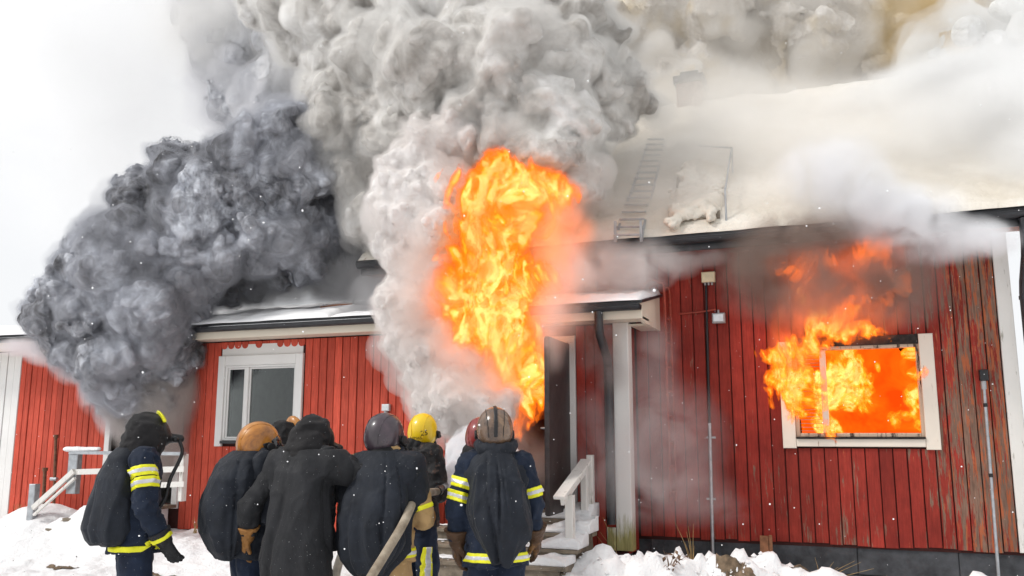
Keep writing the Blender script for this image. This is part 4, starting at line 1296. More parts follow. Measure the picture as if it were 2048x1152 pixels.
def number_on_helmet(root, k):
    """black digits 25 and a worn line of small print wrapped on the back of the shell"""
    def wrap(body, size, x0, z0, mat, name):
        cu = bpy.data.curves.new(name, 'FONT'); cu.body = body; cu.size = size; cu.align_x = 'CENTER'; cu.resolution_u = 3
        tmp = bpy.data.objects.new(name, cu); COL.objects.link(tmp)
        bpy.context.view_layer.update()
        me = bpy.data.meshes.new_from_object(tmp.evaluated_get(bpy.context.evaluated_depsgraph_get()))
        bpy.data.objects.remove(tmp)
        bm = bmesh.new(); bm.from_mesh(me)
        bmesh.ops.triangulate(bm, faces=bm.faces)
        bmesh.ops.subdivide_edges(bm, edges=[e for e in bm.edges if e.calc_length() > 0.008], cuts=2)
        vs = np.array([v.co[:] for v in bm.verts])
        a = x0 + vs[:, 0] / 0.145                              # angle round the shell, seen from behind
        zz = z0 + vs[:, 1]
        lo_, hi_ = np.zeros(len(vs)), np.full(len(vs), 0.26)
        for _ in range(26):
            m = (lo_ + hi_) / 2
            P = np.stack([np.sin(a) * m, -np.cos(a) * m, zz], 1)
            Wp = np.array([k['w'](p) for p in P])
            d = k['dome'](Wp[:, 0], Wp[:, 1], Wp[:, 2])
            lo_ = np.where(d < 0.0022, m, lo_); hi_ = np.where(d < 0.0022, hi_, m)
        for v, p in zip(bm.verts, Wp): v.co = p
        bm.to_mesh(me); bm.free()
        me.materials.clear(); me.materials.append(mat); me.name = name
        obj(name, me, k['hel'])
    ink = simple("black_ink", (0.02, 0.018, 0.012), 0.6)
    wrap("25", 0.062, 0.42, 0.010, ink, "number_lettering")
    wrap("AHMAS", 0.034, -0.12, -0.022, simple("worn_ink", (0.20, 0.14, 0.02), 0.6), "name_lettering")

# 5: yellow helmet with the number, at the nozzle
person("firefighter in bright yellow helmet numbered 25, aiming the hose at the door", 838, 8.0, -42,
       dict(c=(0, 0.05, 1.655), yaw=28, pitch=12), (((-0.24, 0.12, 1.16), (-0.02, 0.32, 1.17)), ((0.29, 0.0, 1.13), (0.13, 0.17, 1.19))),
       C_black, C_trous, 0.84, seed=66, cover_mat=H_yellow, mask=True, gloves=(dict(mat=L_tan, curl=1.0), dict(mat=L_tan, curl=1.0, palm=(-0.8, 0, 0.4), size=1.2)),
       extra=lambda r, k: (number_on_helmet(r, k), stripe_patch((0.12, -0.075, 0.25), (0.26, -0.005, 0.66), 'tro', None)(r, k)))
# 6: red helmet, hidden by the brown one
person("firefighter in dark red helmet, mostly hidden behind the brown helmet", 958, 7.4, -62,
       dict(c=(0, 0.03, 1.65), yaw=40, pitch=10), (((-0.22, 0.10, 1.14), (-0.16, 0.26, 1.02)), ((0.22, 0.10, 1.14), (0.16, 0.26, 1.02))),
       C_navy, C_trous, 0.82, seed=77, width=0.9, cover_mat=H_red, mask=True, gloves=(dict(mat=L_brown), dict(mat=L_brown)))
# 7: brown helmet with crest, arms hanging
person("firefighter in scorched brown crested helmet with yellow striped sleeves, hands hanging, nearest the stairs", 992, 6.3, 0,
       dict(c=(-0.01, 0.03, 1.695), yaw=4, pitch=8), (((-0.275, -0.03, 1.16), (-0.275, 0.02, 0.94)), ((0.265, 0.0, 1.16), (0.285, 0.09, 0.97))),
       C_navy, C_trous, 0.775, seed=88, width=1.0,
       cape=[(1.60, 0.01, -0.06, 0.09, 0.07), (1.54, 0.01, -0.09, 0.13, 0.105), (1.42, 0.02, -0.125, 0.185, 0.135), (1.22, 0.03, -0.15, 0.215, 0.16), (1.06, 0.04, -0.165, 0.22, 0.165), (0.97, 0.045, -0.165, 0.185, 0.15), (0.88, 0.05, -0.16, 0.105, 0.11), (0.77, 0.05, -0.155, 0.04, 0.06)],
       cover_mat=H_brown, crest=True, gloves=(dict(mat=L_brown, palm=(0.9, 0.3, 0), curl=0.55, size=1.2), dict(mat=L_brown, palm=(-0.9, 0.3, 0), curl=0.55, size=1.15)),
       bands=((0, 0.44, 0, 'full'), (0, 0.74, 0, 'full'), (1, 0.66, 0, 'full')), hem_band=True, collar=(1.60, 0.125, 0.034, C_cape), cape_fold=(0.026, 8.0, 1.1),
       cape_caps=(((-0.06, -0.06, 1.50), (-0.15, -0.06, 1.40), 0.08, 0.07), ((0.08, -0.06, 1.50), (0.20, -0.05, 1.34), 0.08, 0.07)))

# ------------------------------------------------------------------ stairs, rails and stoop
def rel(root, o):
    """children are modelled in scene coordinates; keep them there under their thing"""
    bpy.context.view_layer.update()
    o.parent = root
    o.matrix_parent_inverse = root.matrix_world.inverted()
    return o

st_root = thing("stairs", "broad worn wooden stairs with trodden snow leading to the right doorway", "stairs", (-3.6, 9.3, 0))
TR = [(1177, 1040, 9.78), (1175, 1069, 9.46), (1154, 1101, 9.14), (1126, 1136, 8.82)]
tread_z = []
for k, (px, py, Y) in enumerate(TR):
    p = at(px, py, Y)
    z1 = p[2]; tread_z.append(z1)
    back = YW - 0.065 if k == 0 else TR[k - 1][2] + 0.02
    xl = -4.95 if k else -4.55
    mb = MB()
    n = 2 if k else 3
    for j in range(n):
        ya = Y + (back - Y) * j / n; yb = Y + (back - Y) * (j + 1) / n - 0.008
        t = MB(); t.bevbox(xl, p[0] + rg.uniform(-0.01, 0.02), ya, yb, z1 - 0.042, z1 + rg.uniform(-0.003, 0.003), 0.006)
        rel(st_root, t.build("tread", M['tread']))
    r = MB(); r.box(xl + 0.02, p[0] - 0.05, Y + 0.03, Y + 0.055, (TR[k][2] * 0 + z1 - 0.20), z1 - 0.044)
    rel(st_root, r.build("riser", M['wood']))
    # trodden snow along the back of each tread
    X_, Y_, Z_ = None, None, None
    lo = np.array([xl + 0.15 * k, Y - 0.02, z1 - 0.03]); hi = np.array([p[0] + 0.04, back + 0.06, z1 + 0.17])
    def sf(X, Y2, Z, z1=z1, lo=lo, hi=hi, s=k, yb=back):
        ev = fbm(X * 2.3, Y2 * 4, Z * 0, 70 + s, 3)
        right = np.clip((X - (hi[0] - 0.75)) / 0.5, 0, 1)
        t = np.clip((Y2 - lo[1] - 0.07) / (yb - lo[1] - 0.05), 0, 1)
        h = z1 + 0.001 + (0.012 + 0.085 * right + 0.035 * t) * np.clip(0.55 + 0.9 * ev + 0.5 * right, -0.4, 1.4) + 0.012 * fbm(X * 14, Y2 * 14, Z * 14, 80 + s, 2)
        edge = np.minimum(np.minimum(X - lo[0], hi[0] - 0.02 - X), np.minimum(Y2 - lo[1] - 0.035, hi[1] - Y2)) * 1.2
        return np.maximum(np.maximum(Z - h, z1 - Z), -edge)
    o = part(None, "snow_cover", sf, lo, hi, 0.014, M['snow'])
    rel(st_root, o)
sd = MB(); sd.beam((at(*TR[0])[0] - 0.03, 9.95, tread_z[0] - 0.22), (at(*TR[3])[0] - 0.02, 8.9, tread_z[3] - 0.18), 0.05, 0.24)
rel(st_root, sd.build("stringer", M['wood']))

hr = thing("handrail", "peeling white wooden handrail on two posts beside the right stairs", "handrail", tuple(at(1137, 1095, 9.2)))
def post(px0, px1, ptop, pbot, Y, mat, root, name="post", d=0.09):
    a = at(px0, ptop, Y); b = at(px1, ptop, Y); c = at((px0 + px1) / 2, pbot, Y)
    mb = MB(); mb.bevbox(a[0], b[0], Y, Y + d, c[2] - 0.02, a[2], 0.008)
    return rel(root, mb.build(name, mat))
post(1129, 1145, 990, 1095, 9.20, M['white_worn'], hr)
post(1160, 1172, 918, 1030, 9.84, M['white_worn'], hr)
post(1172, 1184, 910, 1026, 9.95, M['white_worn'], hr)
mb = MB(); mb.beam(at(1172, 922, 9.84), at(1118, 996, 9.02), 0.13, 0.035)
rel(hr, mb.build("rail", M['white_worn']))
mb = MB(); mb.beam(at(1168, 940, 9.84), at(1124, 1003, 9.06), 0.035, 0.09)
rel(hr, mb.build("under_rail", M['white_worn']))

so = thing("stoop", "low cream plastered ramp wall standing between the firefighters and the low house", "wall", (-5.6, 9.7, 0))
a = at(664, 1080, 9.75); b = at(696, 1000, 9.75); zt = at(880, 1000, 9.75)[2]
mb = MB()
x0, xt, x1 = a[0], b[0], -4.97
vs = [(x0, 9.75, 0.1), (x1, 9.75, 0.1), (x1, 9.75, zt), (xt, 9.75, zt), (x0 + 0.02, 9.75, a[2] + 0.02)]
vs = vs + [(x, YW - 0.06, z) for x, _, z in vs]
mb.add(vs, [(0, 1, 2, 3, 4), (9, 8, 7, 6, 5)] + [(i, 5 + i, 5 + (i + 1) % 5, (i + 1) % 5) for i in range(5)])
rel(so, mb.build("wall", M['concrete'], bevel=0.012))
mb = MB(); mb.bevbox(xt - 0.02, x1, 9.72, YW - 0.062, zt + 0.002, zt + 0.05, 0.008)
rel(so, mb.build("coping", M['concrete']))

# left porch: landing, snowed steps going down to the left, railing
lp = thing("porch_steps", "snow-covered wooden porch and steps at the left doorway", "steps", (-10.3, 9.6, 0))
def tread_l(x0, x1, y0, y1, z):
    mb = MB(); mb.bevbox(x0, x1, y0, y1, z - 0.045, z, 0.006)
    rel(lp, mb.build("tread", M['tread']))
lx0, lx1 = at(178, 960, 9.35)[0], -9.1
for j in range(5):
    tread_l(lx0, lx1, 9.32 + j * 0.165, 9.32 + j * 0.165 + 0.157, 0.70)
mb = MB(); mb.bevbox(lx0 + 0.02, lx1 - 0.02, 9.34, 9.37, 0.45, 0.654)
rel(lp, mb.build("skirt_board", M['wood']))
for k in range(3):
    z = 0.55 - 0.15 * k; x1_ = lx0 - 0.02 - 0.30 * k
    for j in range(2):
        tread_l(x1_ - 0.31, x1_, 9.25 + j * 0.45, 9.69 + j * 0.45, z)
def heap(X, Y, Z):
    e = 0.74 - 0.0 * X + np.where(X < lx0, (X - lx0) * 0.52, 0) + 0.10 * fbm(X * 2.2, Y * 2.2, X * 0, 91, 3) + 0.02 * fbm(X * 9, Y * 9, Z * 9, 92, 2) - np.clip(9.30 - Y, 0, 1) * 2.2
    c = np.clip((X + 9.95) / 0.6, 0, 1)
    e = e - c * 0.12
    return np.maximum(Z - e, -(Z - 0.1))
rel(lp, part(None, "snow_cover", heap, (-12.2, 9.0, 0.05), (-9.2, 10.15, 1.0), 0.035, M['snow']))

rl = thing("porch_railing", "grey and white porch railing with snow on its top rail, behind the hooded firefighter", "railing", tuple(at(145, 980, 9.34)))
RY_ = 9.34
post(137, 155, 908, 985, RY_, M['steel'], rl)
post(360, 368, 908, 1000, RY_, M['white_worn'], rl)
for (a, b, h, m) in (((140, 905), (370, 907), 0.045, M['steel']), ((146, 944), (370, 938), 0.075, M['white_worn']), ((200, 975), (370, 968), 0.07, M['white_worn'])):
    mb = MB(); p, q_ = at(*a, RY_ - 0.01), at(*b, RY_ - 0.01); q_[2] = p[2] if h < 0.05 else q_[2]
    mb.beam(p, q_, 0.05, h); rel(rl, mb.build("rail", m))
mb = MB(); mb.beam(at(148, 942, RY_ - 0.06), at(66, 1016, RY_ - 0.06), 0.04, 0.07); rel(rl, mb.build("sloping_rail", M['white_worn']))
mb = MB(); mb.beam(at(150, 956, RY_ - 0.06), at(68, 1030, RY_ - 0.06), 0.04, 0.03); rel(rl, mb.build("sloping_rail", M['white_worn']))
post(58, 70, 968, 1052, RY_ - 0.04, M['steel'], rl)
pa, pb = at(134, 903, RY_), at(196, 905, RY_)
rel(rl, part(None, "snow_cover", lambda X, Y, Z: cone(X, Y, (Z - pa[2] - 0.035) * 1.5 + pa[2], pa, (pb[0], pb[1], pa[2]), 0.055, 0.04) + 0.008 * fbm(X * 12, Y * 12, Z * 12, 5, 2),
             pa - (0.12, 0.12, 0.08), np.array((pb[0], pb[1], pa[2])) + (0.12, 0.12, 0.16), 0.012, M['snow']))

# ------------------------------------------------------------------ fittings on the walls and roof
ld = thing("wall_ladder", "rusty red iron ladder with hooked tops fixed to the tall house wall", "ladder", tuple(at(1345, 1000, 10.85)))
xa, xb = at(1330, 600, 10.60)[0], at(1342, 600, 10.86)[0]
def lad_path(pts, Y): return [tuple(at(x, y, Y)) for x, y in pts]
za = at(1340, 1005, 10.6)[2]
top = at(1328, 575, 10.60)
mb = MB(); mb.tube(smooth_path([(top[0] - 0.24, 10.52, top[2] + 0.03), (top[0] - 0.16, 10.55, top[2] + 0.10), (top[0] - 0.05, 10.58, top[2] + 0.06), (top[0], 10.6, top[2] - 0.06), (top[0], 10.6, 2.4), (top[0], 10.6, za)], 5), 0.017, 8)
rel(ld, mb.build("stile", M['red_iron']))
top2 = at(1339, 582, 10.82)
mb = MB(); mb.tube(smooth_path([(top2[0] - 0.24, 10.74, top2[2] + 0.03), (top2[0] - 0.16, 10.77, top2[2] + 0.10), (top2[0] - 0.05, 10.80, top2[2] + 0.05), (top2[0], 10.82, top2[2] - 0.06), (top2[0], 10.82, 2.4), (top2[0], 10.82, za)], 5), 0.017, 8)
rel(ld, mb.build("stile", M['red_iron']))
z = za + 0.12
while z < top[2] - 0.1:
    mb = MB(); mb.tube([(top[0], 10.6, z), (top2[0], 10.82, z)], 0.011, 6); rel(ld, mb.build("rung", M['red_iron'])); z += 0.30
for py in (664, 905):
    p = at(1340, py, 10.82)
    mb = MB(); mb.beam((p[0] - 0.16, 10.84, p[2]), (p[0] + 0.03, 10.84, p[2]), 0.03, 0.012); rel(ld, mb.build("bracket", M['red_iron']))

jb = thing("junction_box", "cream plastic junction box high on the tall house wall, beside the ladder", "junction box", tuple(at(1416, 552, YM - 0.06)))
a, b = at(1402, 544, YM - 0.1), at(1430, 563, YM - 0.1)
mb = MB(); mb.bevbox(a[0], b[0], YM - 0.10, YM - 0.036, b[2], a[2], 0.01); rel(jb, mb.build("case", M['plastic_cream'], bevel=0.005))
for k in range(3):
    x = a[0] + (b[0] - a[0]) * (0.25 + 0.25 * k)
    mb = MB(); mb.tube([(x, YM - 0.07, b[2] - 0.035), (x, YM - 0.07, b[2])], 0.013, 8); rel(jb, mb.build("cable_gland", M['plastic_grey']))
cn = thing("cable_conduit", "cable running down from the cream box, black above and steel pipe below", "conduit", tuple(at(1424, 1100, YM - 0.05)))
xt_, xm_, xb_ = at(1412, 566, YM - 0.05), at(1419, 846, YM - 0.05), at(1425, 1104, YM - 0.05)
mb = MB(); mb.tube([(xt_[0], YM - 0.05, xt_[2]), (xm_[0], YM - 0.05, xm_[2])], 0.016, 8); rel(cn, mb.build("cable", M['plastic_black']))
mb = MB(); mb.tube([(xm_[0], YM - 0.05, xm_[2]), (xb_[0], YM - 0.05, 0.0)], 0.021, 10); rel(cn, mb.build("pipe", M['steel']))
for py in (875, 998):
    p = at(1422, py, YM - 0.05)
    mb = MB(); mb.box(p[0] - 0.055, p[0] + 0.055, YM - 0.045, YM - 0.034, p[2] - 0.012, p[2] + 0.012); rel(cn, mb.build("clip", M['steel']))
rp = MB(); rp.tube([at(1358, 628, YM - 0.05), at(1400, 624, YM - 0.05), at(1432, 619, YM - 0.05)], 0.012, 8)
tag(rp.build("red_pipe", M['red_iron']), "short horizontal red pipe on the tall house wall left of the grey lamp", "pipe")
fl = thing("wall_lamp", "small grey floodlight with glass front on the tall house wall", "lamp", tuple(at(1437, 635, YM - 0.06)))
a, b = at(1423, 626, YM - 0.12), at(1450, 645, YM - 0.12)
mb = MB(); mb.bevbox(a[0], b[0], YM - 0.12, YM - 0.037, b[2], a[2], 0.016); rel(fl, mb.build("housing", M['plastic_grey'], bevel=0.006))
mb = MB(); mb.bevbox(a[0] + 0.018, b[0] - 0.018, YM - 0.126, YM - 0.121, b[2] + 0.018, a[2] - 0.018, 0.004); rel(fl, mb.build("glass", M['lens']))
mb = MB(); mb.tube([((a[0] + b[0]) / 2, YM - 0.08, a[2]), ((a[0] + b[0]) / 2, YM - 0.08, a[2] + 0.04)], 0.012, 8); rel(fl, mb.build("gland", M['plastic_grey']))

bl = thing("outdoor_sensor", "small square white sensor box on the low house boards above the maroon helmet", "sensor", tuple(at(770, 815, YW - 0.05)))
a, b = at(763, 808, YW - 0.08), at(778, 822, YW - 0.08)
mb = MB(); mb.bevbox(a[0], b[0], YW - 0.085, YW - 0.032, b[2], a[2], 0.008); rel(bl, mb.build("case", M['lens'], bevel=0.004))
mb = MB(); mb.tube([((a[0] + b[0]) / 2, YW - 0.06, b[2] - 0.05), ((a[0] + b[0]) / 2, YW - 0.06, b[2] - 0.003)], 0.026, 12); rel(bl, mb.build("sensor_eye", M['plastic_grey']))

pl_ = thing("metal_pole", "thin steel pole with black box on top at the right end of the wall", "pole", tuple(at(1996, 1145, 10.72)))
p0, p1 = at(1997, 1150, 10.70), at(1967, 762, 10.80)
mb = MB(); mb.tube([p0 - (0, 0, 0.25), p0, p1], 0.017, 10); rel(pl_, mb.build("tube", M['steel']))
for py in (812, 955):
    f = (py - 762) / (1150 - 762); c = p1 + (p0 - p1) * f
    mb = MB(); mb.tube([c - (0, 0, 0.02), c + (0, 0, 0.02)], 0.022, 10); rel(pl_, mb.build("ring", M['plastic_black']))
a, b = at(1958, 739, 10.78), at(1978, 761, 10.78)
mb = MB(); mb.bevbox(a[0], b[0], 10.76, 10.85, b[2], a[2], 0.008); rel(pl_, mb.build("box", M['plastic_black'], bevel=0.004))
mb = MB(); mb.tube([p1 + (0, 0, -0.09), p1 + (0.0, 0, 0.0)], 0.026, 10); rel(pl_, mb.build("socket", M['plastic_grey']))

for (px, y0, y1, lab, r) in ((112, 876, 1030, "taller rusty standpipe with capped top before the left boards", 0.022), (90, 942, 1035, "shorter rusty standpipe before the left boards", 0.026)):
    p, q_ = at(px, y0, 9.95), at(px - 3, y1, 9.95)
    t = thing("standpipe", lab, "pipe", tuple(q_), group="standpipes by the left wall")
    mb = MB(); mb.tube([q_ - (0, 0, 0.3), p], r, 10); rel(t, mb.build("pipe", M['rust']))
    mb = MB(); mb.tube([p, p + (0, 0, 0.05)], r * 1.5, 10); rel(t, mb.build("cap", M['rust']))
    if px == 112:
        f = at(px, 958, 9.95)
        mb = MB(); mb.tube([f + (-0.10, 0, 0), f + (0.02, 0, 0)], 0.028, 10); rel(t, mb.build("valve", M['steel']))

# roof ladder, hatch, antenna
rlad = thing("roof_ladder", "long roof ladder half sunk in the snow of the tall roof", "ladder", tuple(on_roof(1255, 482)))
L0, L1, R0, R1 = on_roof(1230, 481, 0.075), on_roof(1297, 288, 0.075), on_roof(1282, 480, 0.075), on_roof(1330, 288, 0.075)
for a, b in ((L0, L1), (R0, R1)):
    mb = MB(); mb.beam(a, b, 0.03, 0.05); rel(rlad, mb.build("side_rail", M['plastic_grey']))
up_ = np.array([0, -SL, 1.0]) / math.hypot(1, SL) * 0.075
for k in range(16):
    f = k / 15.0
    a, b = L0 + (L1 - L0) * f + up_, R0 + (R1 - R0) * f + up_
    mb = MB(); mb.beam(a, b, 0.03, 0.022); rel(rlad, mb.build("rung", M['plastic_grey']))
for a, b in ((L0, L0 + (L1 - L0) * 0.06), (R0, R0 + (R1 - R0) * 0.06)):
    mb = MB(); mb.beam(a, b + up_ * 2.2, 0.03, 0.03); rel(rlad, mb.build("end_hook", M['plastic_grey']))

ht = thing("roof_hatch", "raised roof hatch under a rounded snow cushion above the tall house gutter", "hatch", tuple(on_roof(1400, 440)))
c4 = [on_roof(1342, 464), on_roof(1446, 453), on_roof(1458, 345), on_roof(1352, 352)]
nr = np.array([0, -SL, 1.0]) / math.hypot(1, SL)
cm_ = sum(c4) / 4; fr4 = [cm_ + (p - cm_) * 0.90 for p in c4]
mb = MB(); mb.hexa([p + nr * 0.02 for p in fr4] + [p + nr * 0.10 for p in fr4]); rel(ht, mb.build("frame", M['wood']))
cc = sum(c4) / 4 + nr * 0.115
ax_ = np.array([1.0, 0, 0]); ay_ = np.array([0, 1.0, SL]) / math.hypot(1, SL)
hx_ = (c4[1][0] - c4[0][0]) / 2; hy_ = np.linalg.norm(((c4[2] + c4[3]) - (c4[0] + c4[1])) / 2) / 2
def cush(X, Y, Z):
    u = (X - cc[0]) / (hx_ * 1.02); v = ((Y - cc[1]) * ay_[1] + (Z - cc[2]) * ay_[2]) / (hy_ * 1.04); n = ((Y - cc[1]) * nr[1] + (Z - cc[2]) * nr[2]) / 0.085
    d = ((np.abs(u) ** 4 + np.abs(v) ** 4 + np.abs(n) ** 2.5) ** (1 / 3.5) - 1) * 0.085
    return d + 0.03 * fbm(X * 6, Y * 6, Z * 6, 12, 4)
rel(ht, part(None, "snow_cover", cush, cc - (hx_ + 0.2, hy_ + 0.1, hy_ + 0.1), cc + (hx_ + 0.2, hy_ + 0.1, hy_ + 0.1), 0.022, M['roof_snow']))
sg = thing("roof_railing", "thin metal guard rail beside the snowy roof hatch", "railing", tuple(on_roof(1456, 445)))
for a, b in (((1453, 448, 0.02), (1456, 446, 0.45)), ((1466, 352, 0.02), (1470, 352, 0.40))):
    mb = MB(); p = on_roof(a[0], a[1], a[2]); mb.tube([p, p + (0, 0, b[2])], 0.014, 6); rel(sg, mb.build("post", M['steel']))
mb = MB(); mb.tube([on_roof(1453, 448) + (0, 0, .42), on_roof(1466, 352) + (0, 0, .40), on_roof(1400, 332) + (0, 0, 0.3)], 0.013, 6); rel(sg, mb.build("rail", M['steel']))

mb = MB(); mb.tube([at(703, 612, 11.2), at(713, 588, 11.2), at(722, 568, 11.2)], 0.013, 6)
tag(mb.build("antenna_rod", M['plastic_grey']), "thin bare metal rod standing on the low roof below the upper gutter", "rod")
tw = MB(); zt_ = wing_roof_z(9.95) + 0.135
pt = at(640, 633, 9.95)
tw.tube([(pt[0], 9.95, zt_), (pt[0] + 0.2, 9.97, zt_ + 0.02), (pt[0] + 0.36, 9.93, zt_ + 0.015), (pt[0] + 0.5, 9.95, zt_ + 0.02)], [0.010, 0.013, 0.012, 0.006], 6)
tag(tw.build("branch", M['rust']), "short dark branch lying on the low roof's snow edge", "branch")

# ------------------------------------------------------------------ plants, debris
M['straw'] = simple("dry_straw", (0.36, 0.25, 0.11), 0.9, 0, 0.35, 10)
M['stem'] = simple("dead_brown_stem", (0.17, 0.10, 0.06), 0.9, 0, 0.4, 10)
def dry_plant(label, px, py, Y, n, h, spread, mat, seed, leaves=0, group=None, lean=0.0):
    p = at(px, py, Y); zb = float(ground_z(p[0], Y)) - 0.03
    zb = min(zb, p[2]) if p[2] > 0 else zb
    r = random.Random(seed)
    t = thing("dry_plant", label, "dead plant", (p[0], Y, zb), group=group)
    for k in range(n):
        hh = h * r.uniform(0.55, 1.05); a = r.uniform(0, 6.28); s_ = spread * r.uniform(0.2, 1.0)
        dx, dy = math.cos(a) * s_ + lean * hh, math.sin(a) * s_ * 0.5
        pts = [(r.uniform(-.04, .04), r.uniform(-.03, .03), 0), (dx * 0.35, dy * 0.35, hh * 0.5), (dx, dy, hh * r.uniform(0.82, 1.0))]
        mb = MB(); mb.tube(smooth_path(pts, 4), [0.006 - 0.0045 * i / 8 for i in range(9)], 5)
        st = mb.build("stem", mat, t)
        if leaves:
            lf = MB()
            for _ in range(leaves):
                f = r.uniform(0.35, 1.0); q_ = Vector((dx * f, dy * f, hh * f * 0.95)); aa = r.uniform(0, 6.28); L = r.uniform(0.05, 0.10)
                d = Vector((math.cos(aa), math.sin(aa), r.uniform(-1.2, -0.1))).normalized() * L; s2 = d.cross(Vector((0, 0, 1))).normalized() * L * 0.22
                lf.add([q_, q_ + d * 0.5 + s2, q_ + d, q_ + d * 0.5 - s2 + Vector((0, 0, 0.012))], [(0, 1, 2, 3)])
            lf.build("leaf", mat, st)
    return t
dry_plant("tall dry straw stalks leaning in the snow beside the corner post", 1385, 1105, 9.9, 7, 0.62, 0.16, M['straw'], 1, lean=-0.12)
dry_plant("single bent dry stalk rising beside the stairs", 1245, 1105, 10.0, 3, 0.75, 0.20, M['straw'], 2, lean=-0.35)
dry_plant("yellow straw lying over the foundation below the burning window", 1640, 1132, 10.45, 8, 0.34, 0.42, M['straw'], 3, lean=0.75)
dry_plant("thin dark twigs sticking out of the snow bank", 1340, 1150, 9.1, 7, 0.34, 0.22, M['stem'], 4, leaves=2)
dry_plant("dead brown leafy shrub between the yellow and brown helmets", 888, 1100, 9.3, 9, 0.42, 0.26, M['stem'], 5, leaves=9)
dry_plant("withered grass tuft at the foot of the left boards", 30, 1050, 9.85, 12, 0.36, 0.22, M['straw'], 6, lean=0.05)
dry_plant("dry grass tuft at the wall just right of the left doorway", 392, 1052, 9.95, 10, 0.28, 0.14, M['straw'], 7)
dry_plant("small sprig of dry grass before the foundation, right of the stake", 1770, 1150, 10.3, 6, 0.22, 0.10, M['straw'], 8)
dry_plant("short dry grass near the pole foot", 1890, 1150, 10.3, 6, 0.20, 0.12, M['straw'], 9)

p = at(1530, 1120, 10.55); q_ = at(1528, 1074, 10.75)
sk = MB(); sk.beam((p[0], 10.5, 0.1), (q_[0], 10.78, q_[2]), 0.095, 0.05, side=(1, 0, 0))
sk.beam((p[0] + 0.075, 10.52, 0.1), (q_[0] + 0.07, 10.79, q_[2] + 0.01), 0.035, 0.05, side=(1, 0, 0))
tag(sk.build("stake", M['stake']), "short brown wooden stake leaning on the stone foundation", "stake")

for i, (px, py, Y, rx, ry, lab) in enumerate(((1515, 1140, 9.3, 0.42, 0.22, "brown trodden earth showing in the snow bank below the stake"), (1460, 1150, 9.2, 0.26, 0.12, "small brown earth patch at the near edge of the snow bank"),
                                            (1590, 1135, 9.8, 0.35, 0.16, "earth and grit scattered right of the stake"), (1180, 1060, 9.75, 0.14, 0.12, "dirt pile under the stairs' right edge"),
                                            (208, 1118, 7.8, 0.20, 0.10, "dark dirt and straw patch on the left snow"), (330, 1078, 8.6, 0.28, 0.08, "thin dirt streak on the snow near the left steps"), (130, 1075, 8.6, 0.22, 0.07, "grey dirt streak below the snow heap"))):
    p = at(px, py, Y)
    patch("earth_patch", lab, p[0], Y, rx, ry, M['dirt'], 100 + i, rag=0.75)

def crumbs(name, label, n, x0, x1, y0, y1, s0, s1, mat, seed):
    r = random.Random(seed); mb = MB()
    for _ in range(n):
        x, y = r.uniform(x0, x1), r.uniform(y0, y1); s_ = r.uniform(s0, s1) * r.uniform(0.4, 1)
        z = float(ground_z(x, y)) + s_ * 0.25
        v = [Vector((r.uniform(.6, 1.2) * s_ * a, r.uniform(.6, 1.2) * s_ * b, r.uniform(.4, .9) * s_ * c)) + Vector((x, y, z)) for a, b, c in ((1, 0, 0), (-1, 0, 0), (0, 1, 0), (0, -1, 0), (0, 0, 1), (0, 0, -1))]
        mb.add(v, [(0, 2, 4), (2, 1, 4), (1, 3, 4), (3, 0, 4), (2, 0, 5), (1, 2, 5), (3, 1, 5), (0, 3, 5)])
    return tag(mb.build(name, mat), label, "debris", kind="stuff")
crumbs("snow_clods", "loose snow lumps on the bank before the tall house", 260, -3.0, 0.2, 8.8, 10.2, 0.015, 0.05, M['snow'], 1)
crumbs("dirt_crumbs", "dark crumbs of bark and soot scattered on the snow", 320, -11.5, 0.4, 6.2, 10.0, 0.005, 0.016, M['char'], 2)

